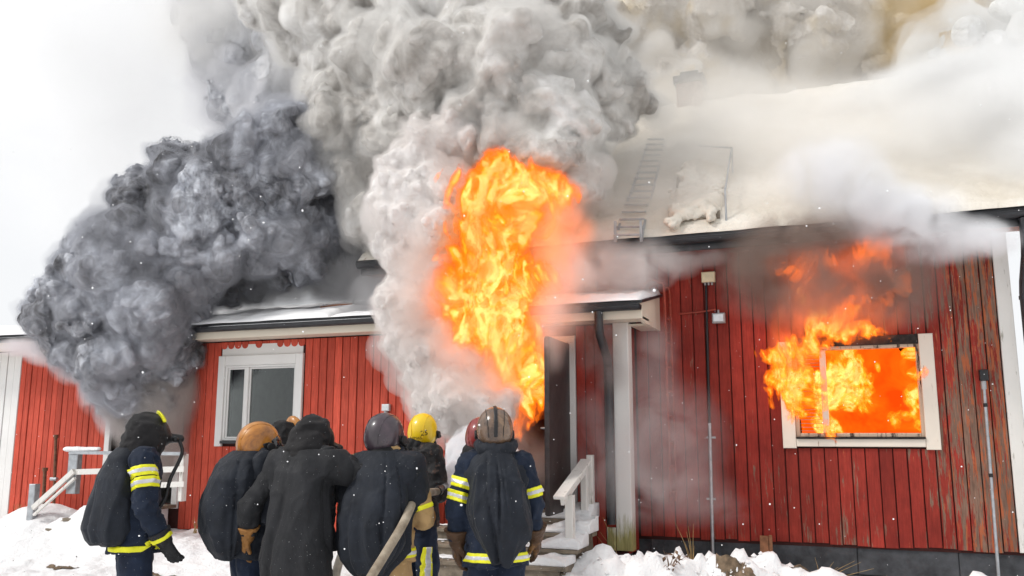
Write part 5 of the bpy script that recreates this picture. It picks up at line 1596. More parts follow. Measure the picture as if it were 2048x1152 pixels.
# ------------------------------------------------------------------ smoke
def smoke_field(macros, seed, h, warp=0.16, kids=26, grand=12, kid_r=(0.24, 0.52), gk_r=(0.26, 0.50), rough=0.030, pad=0.45, squash=1.0):
    """billowing field: spheres carrying smaller spheres carrying smaller ones, in warped space; negative inside"""
    rng = np.random.RandomState(seed)
    C0 = np.array([m[:3] for m in macros]); R0 = np.array([m[3] for m in macros])
    def inside_others(P, C, R, own, f=0.80):
        d = np.linalg.norm(P[:, None, :] - C[None], axis=2) - R[None] * f
        d[np.arange(len(P)), own] = 1.0
        return (d < 0).any(1)
    def spawn(C, R, n, lo, hi, outer=None, outd=None):
        own = np.repeat(np.arange(len(C)), n)
        D = rng.normal(size=(len(own), 3)); D /= np.linalg.norm(D, axis=1)[:, None]
        if outd is not None:
            fl = (D * outd[own]).sum(1) < -0.1
            D[fl] *= -1
        P = C[own] + D * (R[own] * rng.uniform(0.80, 1.0, len(own)))[:, None]
        return P, R[own] * rng.uniform(lo, hi, len(own)), own, D
    P1, R1, o1, D1_ = spawn(C0, R0, kids, *kid_r)
    k = ~inside_others(P1, C0, R0, o1)
    P1, R1, D1_ = P1[k], R1[k], D1_[k]
    P2, R2, o2, _ = spawn(P1, R1, grand, *gk_r, outd=D1_)
    k = ~inside_others(P2, C0, R0, np.zeros(len(P2), int), 0.97)
    P2, R2 = P2[k], R2[k]
    C = np.concatenate([C0, P1, P2]); R = np.concatenate([R0, R1, R2])
    lo = (C0 - R0[:, None] * 1.9).min(0) - pad; hi = (C0 + R0[:, None] * 1.9).max(0) + pad
    X, Y, Z = grid(lo, hi, h)
    # the warp is smooth: work it out on a coarse lattice
    st = 3
    xs, ys, zs = X[::st, ::st, ::st], Y[::st, ::st, ::st], Z[::st, ::st, ::st]
    def up(a):
        a = np.repeat(np.repeat(np.repeat(a, st, 0), st, 1), st, 2)[:X.shape[0], :X.shape[1], :X.shape[2]]
        for ax in range(3):
            b = a.copy()
            b[(slice(None),) * ax + (slice(1, -1),)] = (a[(slice(None),) * ax + (slice(0, -2),)] + a[(slice(None),) * ax + (slice(1, -1),)] + a[(slice(None),) * ax + (slice(2, None),)]) / 3
            a = b
        return a
    f = 1.5
    WX = X + warp * up(fbm(xs * f, ys * f, zs * f, seed + 1, 2)); WY = Y + warp * up(fbm(xs * f, ys * f, zs * f, seed + 2, 2)); WZ = Z + warp * up(fbm(xs * f, ys * f, zs * f, seed + 3, 2))
    F = np.full(X.shape, 1.0, np.float32)
    for c, r in zip(C, R):
        m = r + min(pad, 0.12 + r * 0.8) + warp * 1.3
        a = np.maximum(0, ((c - m - lo) / h).astype(int)); b = np.minimum(np.array(X.shape), ((c + m - lo) / h).astype(int) + 2)
        if (b <= a).any(): continue
        s = (slice(a[0], b[0]), slice(a[1], b[1]), slice(a[2], b[2]))
        d = np.sqrt((WX[s] - c[0]) ** 2 + (WY[s] - c[1]) ** 2 + ((WZ[s] - c[2]) / squash) ** 2) - r
        np.minimum(F[s], d, out=F[s])
    if rough:
        k = np.abs(F) < 0.34
        x, y, z = WX[k], WY[k], WZ[k]
        w2 = 0.06 * vnoise(x * 5, y * 5, z * 5, seed + 60)
        x = x + w2; z = z - w2
        b = 0.0
        for fq, am in ((2.7, 0.40), (5.3, 0.55), (10.4, 0.42), (20.0, 0.26)):
            if fq * h > 0.55: break
            n = vnoise(x * fq, y * fq, z * fq, seed + 5 + int(fq * 3))
            b = b + am * (np.sqrt(n * n + 0.004) - 0.27)
            x, y, z = 0.80 * x + 0.60 * z, 0.36 * x + 0.80 * y - 0.48 * z, -0.48 * x + 0.60 * y + 0.64 * z
        F[k] -= rough * 2.3 * b
    return F, lo, h

def volume_mat(name, color, density, aniso=0.0):
    t = NT(name)
    v = t.n("VolumePrincipled")
    v.inputs["Color"].default_value = (*color, 1)
    v.inputs["Density"].default_value = density
    v.inputs["Anisotropy"].default_value = aniso
    t.l(v.outputs[0], t.out.inputs["Volume"])
    return t.m

def smoke_surface(name, dark, mid, pale, tint=None, sc=0.9, rough=1.0):
    t = NT(name)
    vec = t.coords(kind="World")
    f = t.math('ADD', t.math('MULTIPLY', t.noise(vec, sc, 4, 0.6, 0.8), 0.65), t.math('MULTIPLY', t.noise(vec, sc * 4.5, 4, 0.6, 1.2), 0.35))
    col = t.ramp(f, [(0.38, dark), (0.50, mid), (0.62, pale)])
    if tint:
        col = t.mix(t.ramp(t.noise(vec, 0.7, 3), [(0.5, 0.0), (0.68, 1.0)]), col, tint)
    nrm = t.bump(t.noise(vec, 6.5, 7, 0.62, 0.6), 0.55, 0.10)
    t.pbr(col, 1.0, 0, nrm, 0.0)
    return t.m

def px_spheres(rows):
    """(pixel x, pixel y, plane Y, radius in pixels) -> spheres in the scene"""
    out = []
    for px, py, Y, r in rows:
        p = at(px, py, Y)
        out.append((*p, r / ppm(p)))
    return out

def plume(name, label, rows, seed, h, surf, shells, core=-0.02, **kw):
    F, lo, h = smoke_field(px_spheres(rows), seed, h, **kw)
    if surf is not None:
        V, Q = surface_nets(F - core, lo, h)
        root = obj(name, mesh_arrays(name, V, Q, surf))
    else:
        root = None
    SH = None
    if root is not None:
        X, Y, Z = grid(lo, lo + (np.array(F.shape) - 0.5) * h, h)
        SH = np.clip(0.35 + 1.5 * vnoise(X * 1.9, Y * 1.9, Z * 1.9, seed + 90), 0.0, 1.5)
    for i, (iso, mat) in enumerate(shells):
        V, Q = surface_nets(F - iso if SH is None or iso < 0.02 else F - (0.012 + iso * SH[:F.shape[0], :F.shape[1], :F.shape[2]]), lo, h)
        o = obj("thin_edge" if root is not None else name, mesh_arrays("thin_edge", V, Q, mat), root)
        if root is None: root = o
    tag(root, label, "smoke", kind="stuff")
    return root

SV = {}
def shell(key, color, dens):
    k = (key, dens)
    if k not in SV: SV[k] = volume_mat("thin_smoke_" + key, color, dens)
    return SV[k]

S_dark = smoke_surface("dark_smoke", (0.065, 0.063, 0.064), (0.32, 0.325, 0.35), (0.74, 0.765, 0.82), sc=0.9)
S_blue = smoke_surface("blue_grey_smoke", (0.26, 0.27, 0.30), (0.46, 0.47, 0.50), (0.74, 0.74, 0.76), sc=0.5)
S_grey = smoke_surface("pale_grey_smoke", (0.24, 0.215, 0.19), (0.60, 0.575, 0.545), (0.90, 0.89, 0.88), sc=0.55)
S_pale = smoke_surface("pale_smoke", (0.56, 0.52, 0.50), (0.72, 0.69, 0.67), (0.86, 0.84, 0.83))
S_back = smoke_surface("brown_grey_smoke", (0.55, 0.51, 0.46), (0.70, 0.665, 0.62), (0.84, 0.82, 0.79), tint=(0.58, 0.46, 0.26), sc=0.5)
S_white = smoke_surface("white_smoke", (0.62, 0.61, 0.58), (0.74, 0.73, 0.71), (0.86, 0.86, 0.86))

dark_rows = [
    (305, 815, 10.15, 62), (300, 745, 9.9, 78), (262, 700, 9.7, 88), (335, 690, 9.8, 55), (215, 655, 9.55, 85),
    (150, 640, 9.4, 76), (112, 612, 9.4, 46), (170, 575, 9.4, 72), (240, 590, 9.4, 90), (325, 610, 9.5, 75),
    (200, 505, 9.5, 50), (275, 515, 9.5, 82), (360, 530, 9.6, 78), (420, 500, 9.7, 76), (300, 440, 9.6, 50),
    (365, 410, 9.7, 88), (345, 330, 9.7, 34), (430, 410, 9.8, 92), (440, 330, 9.9, 48), (500, 350, 9.9, 80),
    (520, 450, 10.1, 88), (560, 285, 10.1, 58), (590, 370, 10.3, 84), (605, 470, 10.6, 80), (640, 350, 10.6, 56),
    (660, 440, 10.9, 56), (690, 490, 11.0, 52), (640, 500, 10.8, 50), (550, 520, 10.6, 50), (480, 540, 10.5, 50), (430, 580, 10.3, 45)]
plume("smoke_plume", "dark grey billowing smoke pouring from the left doorway over the low roof", dark_rows, 21, 0.027,
      S_dark, [(0.012, shell("dark", (0.46, 0.47, 0.51), 4.0)), (0.11, shell("dark", (0.56, 0.57, 0.61), 1.5))], core=-0.03, kids=28, grand=14, kid_r=(0.24, 0.56), warp=0.13)

blue_rows = [(420, 30, 14.5, 60), (500, 20, 14.5, 85), (430, 110, 14.5, 55), (520, 110, 14.3, 85), (470, 190, 14.2, 55), (570, 190, 14.0, 85),
             (610, 90, 14.0, 80), (600, 280, 13.8, 70), (660, 330, 13.6, 85), (690, 420, 13.6, 90), (730, 500, 13.6, 80), (650, 450, 13.8, 60)]
plume("smoke_plume", "soft blue grey smoke column rising behind the dark plume", blue_rows, 22, 0.05,
      S_blue, [(0.06, shell("blue", (0.82, 0.82, 0.84), 2.2)), (0.30, shell("blue", (0.82, 0.82, 0.84), 0.9))], core=-0.06, kids=22, grand=8, pad=0.6)

grey_rows = [
    (740, 40, 11.0, 100), (850, 30, 10.9, 110), (970, 40, 10.8, 110), (1090, 40, 10.8, 105), (1175, 80, 10.9, 70), (560, 10, 11.6, 60), (640, 40, 11.4, 75),
    (680, 130, 10.9, 70), (760, 150, 10.6, 95), (850, 150, 10.4, 105), (950, 160, 10.3, 110), (1050, 160, 10.3, 105), (1140, 180, 10.6, 85), (1205, 215, 10.9, 50), (1265, 180, 11.2, 42),
    (665, 210, 10.9, 60), (720, 260, 10.7, 80), (810, 260, 10.3, 75), (900, 250, 10.2, 75), (990, 240, 10.1, 80), (1080, 260, 10.2, 85), (1150, 280, 10.5, 60),
    (700, 330, 10.8, 66), (760, 360, 10.6, 66), (1000, 290, 10.0, 56), (1080, 330, 10.0, 66), (1135, 350, 10.2, 52), (930, 290, 10.0, 46), (770, 440, 10.6, 60)]
plume("smoke_plume", "huge pale grey smoke cloud boiling above the door fire", grey_rows, 23, 0.031,
      S_grey, [(0.015, shell("grey", (0.85, 0.84, 0.82), 4.0)), (0.13, shell("grey", (0.85, 0.84, 0.82), 1.8))], core=-0.03, kids=26, grand=13, kid_r=(0.24, 0.60), warp=0.15)

pale_rows = [
    (905, 285, 9.7, 50), (860, 310, 9.7, 62), (820, 370, 9.6, 60), (870, 390, 9.6, 60), (815, 440, 9.6, 58), (870, 460, 9.5, 55), (800, 500, 9.6, 42),
    (840, 530, 9.5, 55), (825, 590, 9.45, 56), (815, 650, 9.4, 46), (850, 690, 9.35, 50), (865, 750, 9.3, 46), (880, 800, 9.3, 46), (920, 780, 9.3, 50), (960, 800, 9.3, 40), (935, 725, 9.4, 46), (990, 790, 9.3, 28)]
plume("smoke_plume", "whitish pink smoke curling up along the left side of the flames", pale_rows, 24, 0.026,
      S_pale, [(0.015, shell("pale", (0.90, 0.87, 0.85), 4.0)), (0.12, shell("pale", (0.90, 0.87, 0.85), 1.8))], core=-0.03, kids=26, grand=13, kid_r=(0.24, 0.58), warp=0.14)

back_rows = [(1290, 60, 17, 120), (1400, 30, 17, 130), (1540, 70, 17.5, 150), (1690, 60, 17.5, 150), (1830, 30, 17.5, 130), (1620, 150, 17.5, 110), (1760, 150, 17.5, 110), (1330, 170, 17, 110),
             (1450, 170, 17.2, 100), (1950, 60, 18, 140), (2050, 20, 18, 120), (1250, 260, 16.5, 80), (1890, 150, 17.5, 120), (2010, 190, 17.5, 110), (2090, 120, 17.5, 120)]
plume("smoke_plume", "brown grey smoke bank rising behind the roof ridge and chimney", back_rows, 25, 0.085,
      S_back, [(0.22, shell("back", (0.93, 0.91, 0.88), 1.4)), (0.45, shell("back", (0.93, 0.91, 0.88), 0.5))], core=-0.12, kids=18, grand=7, pad=0.8, warp=0.22, rough=0.012)

right_rows = [(1860, 110, 13.6, 40), (1920, 80, 13.6, 60), (1990, 110, 13.6, 70), (2050, 60, 13.6, 70), (1900, 170, 13.4, 50), (1970, 200, 13.2, 60), (2050, 190, 13.2, 80), (2000, 30, 13.8, 60)]
plume("smoke_plume", "white smoke puffs over the right end of the tall roof", right_rows, 26, 0.05,
      S_white, [(0.10, shell("white", (0.95, 0.95, 0.94), 1.6)), (0.26, shell("white", (0.95, 0.95, 0.94), 0.7))], core=-0.22, kids=18, grand=8, pad=0.6, rough=0.012)

# thin veils: soft puffs whose density fades from the middle to nothing at the rim
_ico = None
def puff_mesh(mat):
    bm = bmesh.new(); bmesh.ops.create_icosphere(bm, subdivisions=3, radius=1.0)
    me = bpy.data.meshes.new("puff"); bm.to_mesh(me); bm.free(); me.materials.append(mat)
    return me

def soft_mat(name, color, dens, nscale=1.6, cut=(0.36, 0.66), power=1.5, emit=None, stretch=1.0, step=1.8):
    t = NT(name)
    tc = t.n("TexCoord"); ln = t.n("VectorMath"); ln.operation = 'LENGTH'
    t.l(tc.outputs["Object"], ln.inputs[0])
    fall = t.math('POWER', t.math('MAXIMUM', t.math('SUBTRACT', 1.0, ln.outputs["Value"]), 0.0), power)
    g = t.n("NewGeometry"); mp = t.n("Mapping"); mp.inputs["Scale"].default_value = (1, 1, stretch); t.l(g.outputs["Position"], mp.inputs["Vector"])
    n = t.noise(mp.outputs[0], nscale, 4, 0.6, 0.7)
    k = t.ramp(n, [(cut[0], 0.0), (cut[1], 1.0)])
    d = t.math('MULTIPLY', t.math('MULTIPLY', fall, k), dens)
    v = t.n("VolumePrincipled"); v.inputs["Color"].default_value = (*color, 1)
    t.l(d, v.inputs["Density"])
    if emit:
        v.inputs["Emission Color"].default_value = (*emit[0], 1)
        t.l(t.math('MULTIPLY', t.math('MULTIPLY', fall, k), emit[1]), v.inputs["Emission Strength"])
    t.l(v.outputs[0], t.out.inputs["Volume"])
    t.m.cycles.volume_step_rate = step
    t.m.cycles.emission_sampling = 'NONE'
    return t.m
_vn = [0]
def veil(label, rows, color, dens, name="smoke_veil", cat="smoke", grow=1.55, depth=1.0, **kw):
    _vn[0] += 1
    me = puff_mesh(soft_mat("thin_smoke_%s_%d" % (name, _vn[0]), color, dens, **kw))
    c = at(*rows[0][:3])
    root = bpy.data.objects.new(name, None); COL.objects.link(root); root.location = tuple(c)
    tag(root, label, cat, kind="stuff")
    for r_ in rows:
        px, py, Y, r = r_[:4]
        ry = r_[4] if len(r_) > 4 else r
        p = at(px, py, Y); m = 1 / ppm(p)
        o = obj("puff", me, root, tuple(p - c))
        o.scale = (r * m * grow, (r + ry) / 2 * m * grow * depth, ry * m * grow)
    return root
CRM = (0.985, 0.97, 0.945)
veil("thin cream smoke drifting over the snowy tall roof", [(1400, 300, 11.9, 120, 80), (1560, 300, 11.7, 150, 100), (1720, 300, 11.4, 150, 100), (1880, 300, 11.2, 150, 110), (2020, 320, 11.0, 130, 110), (1600, 410, 10.8, 120, 60), (1760, 410, 10.6, 110, 60), (1990, 220, 12.5, 120, 80), (1480, 230, 13.0, 120, 60), (1650, 220, 13.2, 130, 60), (1580, 370, 10.9, 130, 60), (1700, 330, 11.2, 120, 70)],
     CRM, 2.3, nscale=0.9, cut=(0.30, 0.62))
veil("bluish white smoke rolling under the right gutter of the tall house", [(1720, 400, 10.2, 70, 60), (1790, 440, 10.15, 70, 50), (1860, 475, 10.1, 66, 42), (1930, 480, 10.1, 60, 36), (1985, 480, 10.15, 40, 30), (1660, 350, 10.4, 80, 60), (1830, 420, 10.2, 70, 40)],
     (0.97, 0.975, 0.99), 9.0, nscale=2.4, cut=(0.36, 0.60), power=1.2)
veil("brownish smoke film on the wall above the burning window", [(1560, 510, 10.5, 90, 60), (1660, 530, 10.45, 110, 70), (1760, 520, 10.45, 90, 60), (1620, 600, 10.45, 90, 50), (1720, 600, 10.45, 90, 50), (1800, 580, 10.5, 70, 60), (1510, 560, 10.55, 60, 60), (1580, 460, 10.3, 80, 30), (1690, 455, 10.3, 80, 30)],
     (0.42, 0.35, 0.31), 6.0, nscale=2.0, cut=(0.34, 0.62), power=1.3)
veil("white smoke lying above the low roof beside the ladder", [(1170, 550, 10.2, 60, 46), (1240, 550, 10.25, 60, 46), (1300, 530, 10.4, 44, 40), (1200, 510, 10.3, 50, 40), (1120, 530, 10.0, 50, 50), (1360, 520, 10.6, 36, 28), (1420, 510, 10.7, 36, 20)],
     (0.97, 0.96, 0.95), 9.0, nscale=2.3, cut=(0.34, 0.60), power=1.2)
veil("pale smoke drifting past the corner post and ladder", [(1320, 880, 10.2, 70, 90), (1290, 980, 10.1, 66, 60), (1370, 990, 10.3, 80, 50), (1300, 780, 10.25, 50, 90), (1380, 880, 10.5, 60, 90), (1220, 930, 9.9, 66, 70), (1190, 840, 10.0, 40, 60), (1430, 1020, 10.5, 60, 30), (1310, 690, 10.4, 40, 50)],
     (0.90, 0.86, 0.86), 1.9, nscale=1.9, cut=(0.32, 0.62))
veil("grey smoke haze trailing low over the snow of the low roof", [(460, 590, 10.6, 70, 30), (560, 575, 10.8, 90, 36), (660, 560, 11.0, 80, 40), (730, 560, 10.8, 70, 50), (560, 530, 11.2, 90, 40), (660, 510, 11.2, 80, 40), (750, 590, 10.2, 40, 40)],
     (0.66, 0.66, 0.67), 7.0, nscale=1.8, cut=(0.30, 0.60), power=1.2)
veil("pale smoke curling under the low eave left of the dark plume", [(50, 695, 9.6, 50, 14), (110, 705, 9.55, 50, 22), (160, 730, 9.55, 44, 30), (205, 780, 9.6, 30, 40), (230, 830, 9.7, 24, 34)],
     (0.90, 0.86, 0.87), 14.0, nscale=3.5, cut=(0.34, 0.58), power=1.1)
veil("beige grey smoke filling the left doorway under the dark plume", [(305, 770, 10.0, 66, 60), (310, 840, 10.05, 60, 60), (320, 900, 10.1, 50, 50), (270, 800, 9.95, 50, 50), (340, 790, 9.95, 40, 60)],
     (0.74, 0.70, 0.67), 16.0, nscale=2.2, cut=(0.24, 0.55), power=1.1)
veil("smoke wisp on the red boards under the low eave beside the downpipe", [(1185, 690, 9.95, 50, 40), (1215, 740, 9.95, 40, 40), (1200, 650, 9.85, 50, 24)],
     (0.50, 0.45, 0.44), 5.0, nscale=3.0, cut=(0.36, 0.6))
veil("small dark smoke puff leaking through the roof beside the roof ladder", [(1243, 262, 12.3, 26, 16), (1225, 272, 12.3, 16, 10)],
     (0.06, 0.06, 0.065), 40.0, nscale=4.0, cut=(0.34, 0.55))
veil("warm beige smoke around the lower left edge of the door fire", [(880, 720, 9.0, 70, 70), (950, 770, 9.0, 70, 60), (850, 640, 9.1, 60, 70), (1010, 860, 9.4, 50, 50), (1060, 930, 9.7, 50, 60), (930, 840, 9.3, 60, 30), (1115, 625, 9.15, 46, 50), (1140, 570, 9.3, 50, 60), (1100, 690, 9.2, 26, 50), (830, 540, 9.0, 50, 80)],
     (0.92, 0.85, 0.81), 5.0, nscale=2.2, cut=(0.34, 0.62))
veil("very thin white smoke high in the left of the sky", [(120, 90, 16, 280, 170), (330, 180, 16, 200, 200), (300, 20, 16, 240, 140), (560, 60, 15, 140, 160), (200, 330, 16, 200, 160)],
     (0.965, 0.965, 0.965), 1.0, nscale=0.45, cut=(0.30, 0.7))
veil("pale smoke filling the air between the dark plume and the grey cloud", [(650, 250, 12.6, 60, 90), (610, 90, 13, 90, 90), (690, 430, 12.2, 70, 90), (500, 40, 13.5, 130, 70), (420, 60, 13.8, 110, 80), (720, 340, 11.9, 60, 90)],
     (0.93, 0.92, 0.90), 1.7, nscale=0.9, cut=(0.28, 0.6), power=1.2)
veil("white smoke rolling over the right end of the tall roof and its ridge", [(1960, 250, 11.6, 120, 70), (2040, 230, 11.6, 100, 90), (1900, 190, 12.6, 120, 60), (1800, 200, 13.2, 110, 40), (2050, 330, 11.0, 70, 70), (1990, 160, 12.6, 110, 70)],
     (0.99, 0.99, 0.985), 6.0, nscale=1.1, cut=(0.26, 0.54), power=1.1)
veil("ochre brown smoke patch high above the right roof", [(1860, 20, 15.0, 90, 60), (1900, 90, 15.2, 60, 60), (1820, 90, 15.2, 60, 40)],
     (0.66, 0.50, 0.24), 2.0, nscale=1.2, cut=(0.34, 0.6), power=1.1)
veil("thin white smoke around the chimney and ridge", [(1420, 180, 13.4, 90, 70), (1330, 220, 13.0, 80, 70), (1350, 330, 11.8, 60, 80), (1250, 330, 11.4, 60, 80), (1230, 430, 10.9, 60, 60), (1300, 400, 10.9, 70, 80), (1410, 390, 10.9, 90, 80), (1340, 300, 11.8, 80, 60), (1520, 180, 13.6, 90, 50)],
     (0.93, 0.91, 0.88), 2.2, nscale=1.2, cut=(0.3, 0.6))

# ------------------------------------------------------------------ fire
def fire_mat(name, emit, absorb, surf=None, frac=0.0, strength=1.0):
    t = NT(name)
    em = t.n("Emission"); mx = max(emit); em.inputs[0].default_value = (*[e / mx for e in emit], 1); em.inputs[1].default_value = mx * strength
    ab = t.n("VolumeAbsorption"); am = max(max(absorb), 1e-3)
    ab.inputs[0].default_value = (*[1 - a / am for a in absorb], 1); ab.inputs[1].default_value = am
    ad = t.n("AddShader")
    t.l(em.outputs[0], ad.inputs[0]); t.l(ab.outputs[0], ad.inputs[1])
    t.l(ad.outputs[0], t.out.inputs["Volume"])
    if surf:
        tr = t.n("BsdfTransparent"); e2 = t.n("Emission"); e2.inputs[0].default_value = (*surf, 1); e2.inputs[1].default_value = 1.0
        ms = t.n("MixShader"); ms.inputs[0].default_value = frac
        t.l(tr.outputs[0], ms.inputs[1]); t.l(e2.outputs[0], ms.inputs[2])
        t.l(ms.outputs[0], t.out.inputs["Surface"])
    t.m.cycles.emission_sampling = 'NONE'
    return t.m
FIRE_GLOW = fire_mat("fire_glow", (1.2, 0.18, 0.02), (1.6, 1.3, 1.2))
FIRE_MID = fire_mat("flame_orange", (11.5, 1.45, 0.012), (8.0, 6.0, 5.0), (0.85, 0.17, 0.005), 0.10)
FIRE_HOT = fire_mat("flame_yellow", (14.0, 6.4, 0.30), (7.0, 6.0, 6.0), (0.9, 0.45, 0.03), 0.05)
FIRE_WHITE = fire_mat("flame_white", (24.0, 18.5, 7.0), (14.0, 13.0, 12.0))

def flame(name, label, rows, seed, h, turb=0.16, glow=0.14, stretch=0.55, fr=2.6, hot=0.66, white=0.95, glowmat=None, hot_in=-0.03, thick=0.10, heat=0.55):
    sp = px_spheres(rows)
    C = np.array([s[:3] for s in sp]); R = np.array([s[3] for s in sp])
    pad = turb * 1.6 + glow + 0.1
    lo = (C - R[:, None]).min(0) - pad; hi = (C + R[:, None]).max(0) + pad
    X, Y, Z = grid(lo, hi, h)
    k = 0.10 * float(np.median(R)) / 0.4
    F = None
    for c, r in zip(C, R):
        d = np.sqrt((X - c[0]) ** 2 + (Y - c[1]) ** 2 + (Z - c[2]) ** 2) - r
        if F is None: F = d
        else:
            hh = np.clip(0.5 + 0.5 * (d - F) / -k, 0, 1)
            hh = np.clip(0.5 + 0.5 * (F - d) / k, 0, 1)
            F = F + (d - F) * hh - k * hh * (1 - hh)
    base = F.copy()
    wx = X + 0.16 * fbm(X * 2.2, Y * 2.2, Z * 1.6, seed + 30, 2); wz = Z + 0.16 * fbm(X * 2.2, Y * 2.2, Z * 1.6, seed + 31, 2)
    n1 = fbm(wx * fr, Y * fr, wz * fr * stretch, seed, 5, gain=0.62)
    F = F + turb * n1
    ridge = 1 - np.abs(fbm(wx * fr * 2.1, Y * fr * 2.1, wz * fr * 2.1 * stretch * 1.15, seed + 7, 5, gain=0.62)) * 1.8
    deepn = np.clip(-base / float(np.median(R)), 0, 1.2)
    H = np.maximum(F - hot_in, (hot - ridge - heat * deepn) * thick)
    W = np.maximum(F - hot_in + 0.03, (white - ridge - heat * 0.6 * deepn) * thick)
    V, Q = surface_nets(F, lo, h)
    root = obj(name, mesh_arrays(name, V, Q, FIRE_MID))
    tag(root, label, "fire", kind="stuff")
    V, Q = surface_nets(H, lo, h); obj("hot_core", mesh_arrays("hot_core", V, Q, FIRE_HOT), root)
    V, Q = surface_nets(W, lo, h)
    if len(Q): obj("white_core", mesh_arrays("white_core", V, Q, FIRE_WHITE), root)
    if glow:
        G = base + turb * 0.55 * n1
        V, Q = surface_nets(G - glow, lo, h); obj("glow", mesh_arrays("glow", V, Q, glowmat or FIRE_GLOW), root)
        V, Q = surface_nets(G - glow * 0.5, lo, h); obj("glow", mesh_arrays("glow", V, Q, glowmat or FIRE_GLOW), root)
    return root

flame("flame", "tall yellow and orange column of fire bursting from the right doorway",
      [(1040, 815, 9.75, 22), (1034, 768, 9.65, 36), (1030, 718, 9.5, 46), (1015, 680, 9.4, 52), (985, 650, 9.3, 58), (955, 600, 9.25, 52), (1005, 590, 9.25, 52), (985, 530, 9.2, 66), (1000, 460, 9.2, 64),
       (960, 480, 9.2, 46), (985, 400, 9.2, 60), (960, 375, 9.2, 36), (1008, 368, 9.25, 40), (1070, 385, 9.35, 36), (1115, 385, 9.4, 26), (988, 338, 9.3, 22), (1085, 358, 9.35, 20), (1050, 440, 9.3, 34), (915, 560, 9.3, 34), (1060, 560, 9.3, 34)],
      41, 0.021, turb=0.24, glow=0.10, fr=3.4, stretch=0.5, hot=0.46, white=0.55, heat=0.50)
flame("flame", "yellow and orange flames licking out of the left side of the burning window",
      [(1592, 790, 10.72, 24), (1572, 750, 10.72, 26), (1558, 715, 10.70, 18), (1600, 760, 10.74, 26), (1618, 800, 10.78, 22), (1600, 700, 10.72, 24), (1628, 690, 10.74, 18), (1640, 655, 10.72, 20), (1620, 622, 10.7, 13), (1668, 655, 10.72, 20), (1700, 660, 10.74, 16), (1735, 668, 10.76, 11), (1600, 838, 10.8, 8), (1612, 600, 10.7, 9), (1645, 620, 10.7, 10), (1690, 630, 10.72, 10), (1650, 690, 10.74, 13)],
      42, 0.0115, turb=0.15, glow=0.03, fr=6.8, hot=0.52, white=0.74, hot_in=-0.02, thick=0.06, stretch=0.5)
flame("flame", "white hot flames inside the burning window behind the sill",
      [(1648, 845, 11.05, 22), (1655, 800, 11.05, 26), (1680, 765, 11.05, 26), (1708, 745, 11.05, 24), (1692, 705, 11.1, 18), (1690, 800, 11.1, 20), (1720, 790, 11.15, 16), (1650, 868, 11.0, 14), (1640, 760, 11.0, 12)],
      43, 0.0115, turb=0.14, glow=0.03, fr=6.8, hot=0.36, white=0.54, hot_in=-0.012, thick=0.06)
flame("flame", "yellow flame tongue at the right side of the burning window",
      [(1832, 825, 11.0, 11), (1828, 785, 10.98, 13), (1834, 745, 10.96, 11), (1820, 805, 11.0, 11), (1838, 845, 11.0, 7), (1812, 830, 11.05, 9), (1828, 705, 10.95, 8), (1790, 840, 11.1, 8)],
      44, 0.012, turb=0.10, glow=0.03, fr=6.5, hot=0.48, white=0.68, hot_in=-0.01, thick=0.05)
flame("flame", "ragged dark orange flames rising in the smoke under the tall house gutter",
      [(1745, 500, 10.55, 15), (1775, 505, 10.55, 13), (1725, 510, 10.55, 9), (1620, 530, 10.55, 12), (1590, 540, 10.55, 8), (1648, 522, 10.55, 8), (1790, 530, 10.58, 8), (1700, 610, 10.6, 9), (1650, 590, 10.6, 9), (1760, 600, 10.62, 8), (1800, 560, 10.6, 8)],
      45, 0.012, turb=0.16, glow=0.03, fr=7.5, hot=1.5, white=2.5, hot_in=-0.03, stretch=0.6)
veil("glowing orange smoke hanging at both flanks of the door fire", [(1105, 470, 9.35, 60, 90), (1095, 590, 9.4, 50, 90), (1120, 410, 9.4, 34, 46), (890, 600, 9.2, 36, 60), (925, 700, 9.2, 44, 50), (1080, 690, 9.5, 34, 60), (1165, 460, 9.6, 26, 34), (1000, 765, 9.3, 40, 34)],
     (0.85, 0.60, 0.45), 3.0, name="glowing_smoke", cat="fire", nscale=3.2, cut=(0.34, 0.64), power=1.7, emit=((1.0, 0.19, 0.03), 2.6), stretch=0.7)
veil("dull orange glow in the smoke above the burning window", [(1640, 600, 10.5, 60, 60), (1740, 520, 10.5, 60, 40), (1610, 530, 10.5, 60, 30), (1720, 620, 10.5, 60, 50), (1590, 680, 10.55, 40, 60)],
     (0.7, 0.4, 0.3), 2.0, name="glowing_smoke", cat="fire", nscale=4.0, cut=(0.42, 0.62), power=1.0, emit=((1.0, 0.15, 0.012), 2.4), stretch=0.6)
# the room behind the window is one mass of fire
def fire_room():
    t = NT("burning_room_glow")
    vec = t.coords(kind="World")
    f = t.noise(vec, 1.5, 4, 0.55, 0.6)
    c = t.ramp(f, [(0.36, (0.72, 0.055, 0.002)), (0.54, (0.82, 0.11, 0.003)), (0.72, (0.95, 0.24, 0.010))])
    e = t.n("Emission"); t.l(c, e.inputs[0]); e.inputs[1].default_value = 1.0
    t.l(e.outputs[0], t.out.inputs[0])
    t.m.cycles.emission_sampling = 'NONE'
    return t.m
p0 = at(1632, 870, 11.5); p1 = at(1860, 690, 11.5)
X, Y, Z = grid((p0[0] - 0.2, 11.2, 0.9), (p1[0] + 0.9, 12.6, 3.1), 0.03)
xc, zc = (p0[0] + p1[0]) / 2 - 0.22, 1.9
d = np.sqrt(((X - xc) / 0.98) ** 2 + ((Y - 12.0) / 0.55) ** 2 + ((Z - zc) / 1.1) ** 2) * 0.8 - 0.8
d = d + 0.14 * fbm(X * 2.5, Y * 2.5, Z * 2.5, 61, 4)
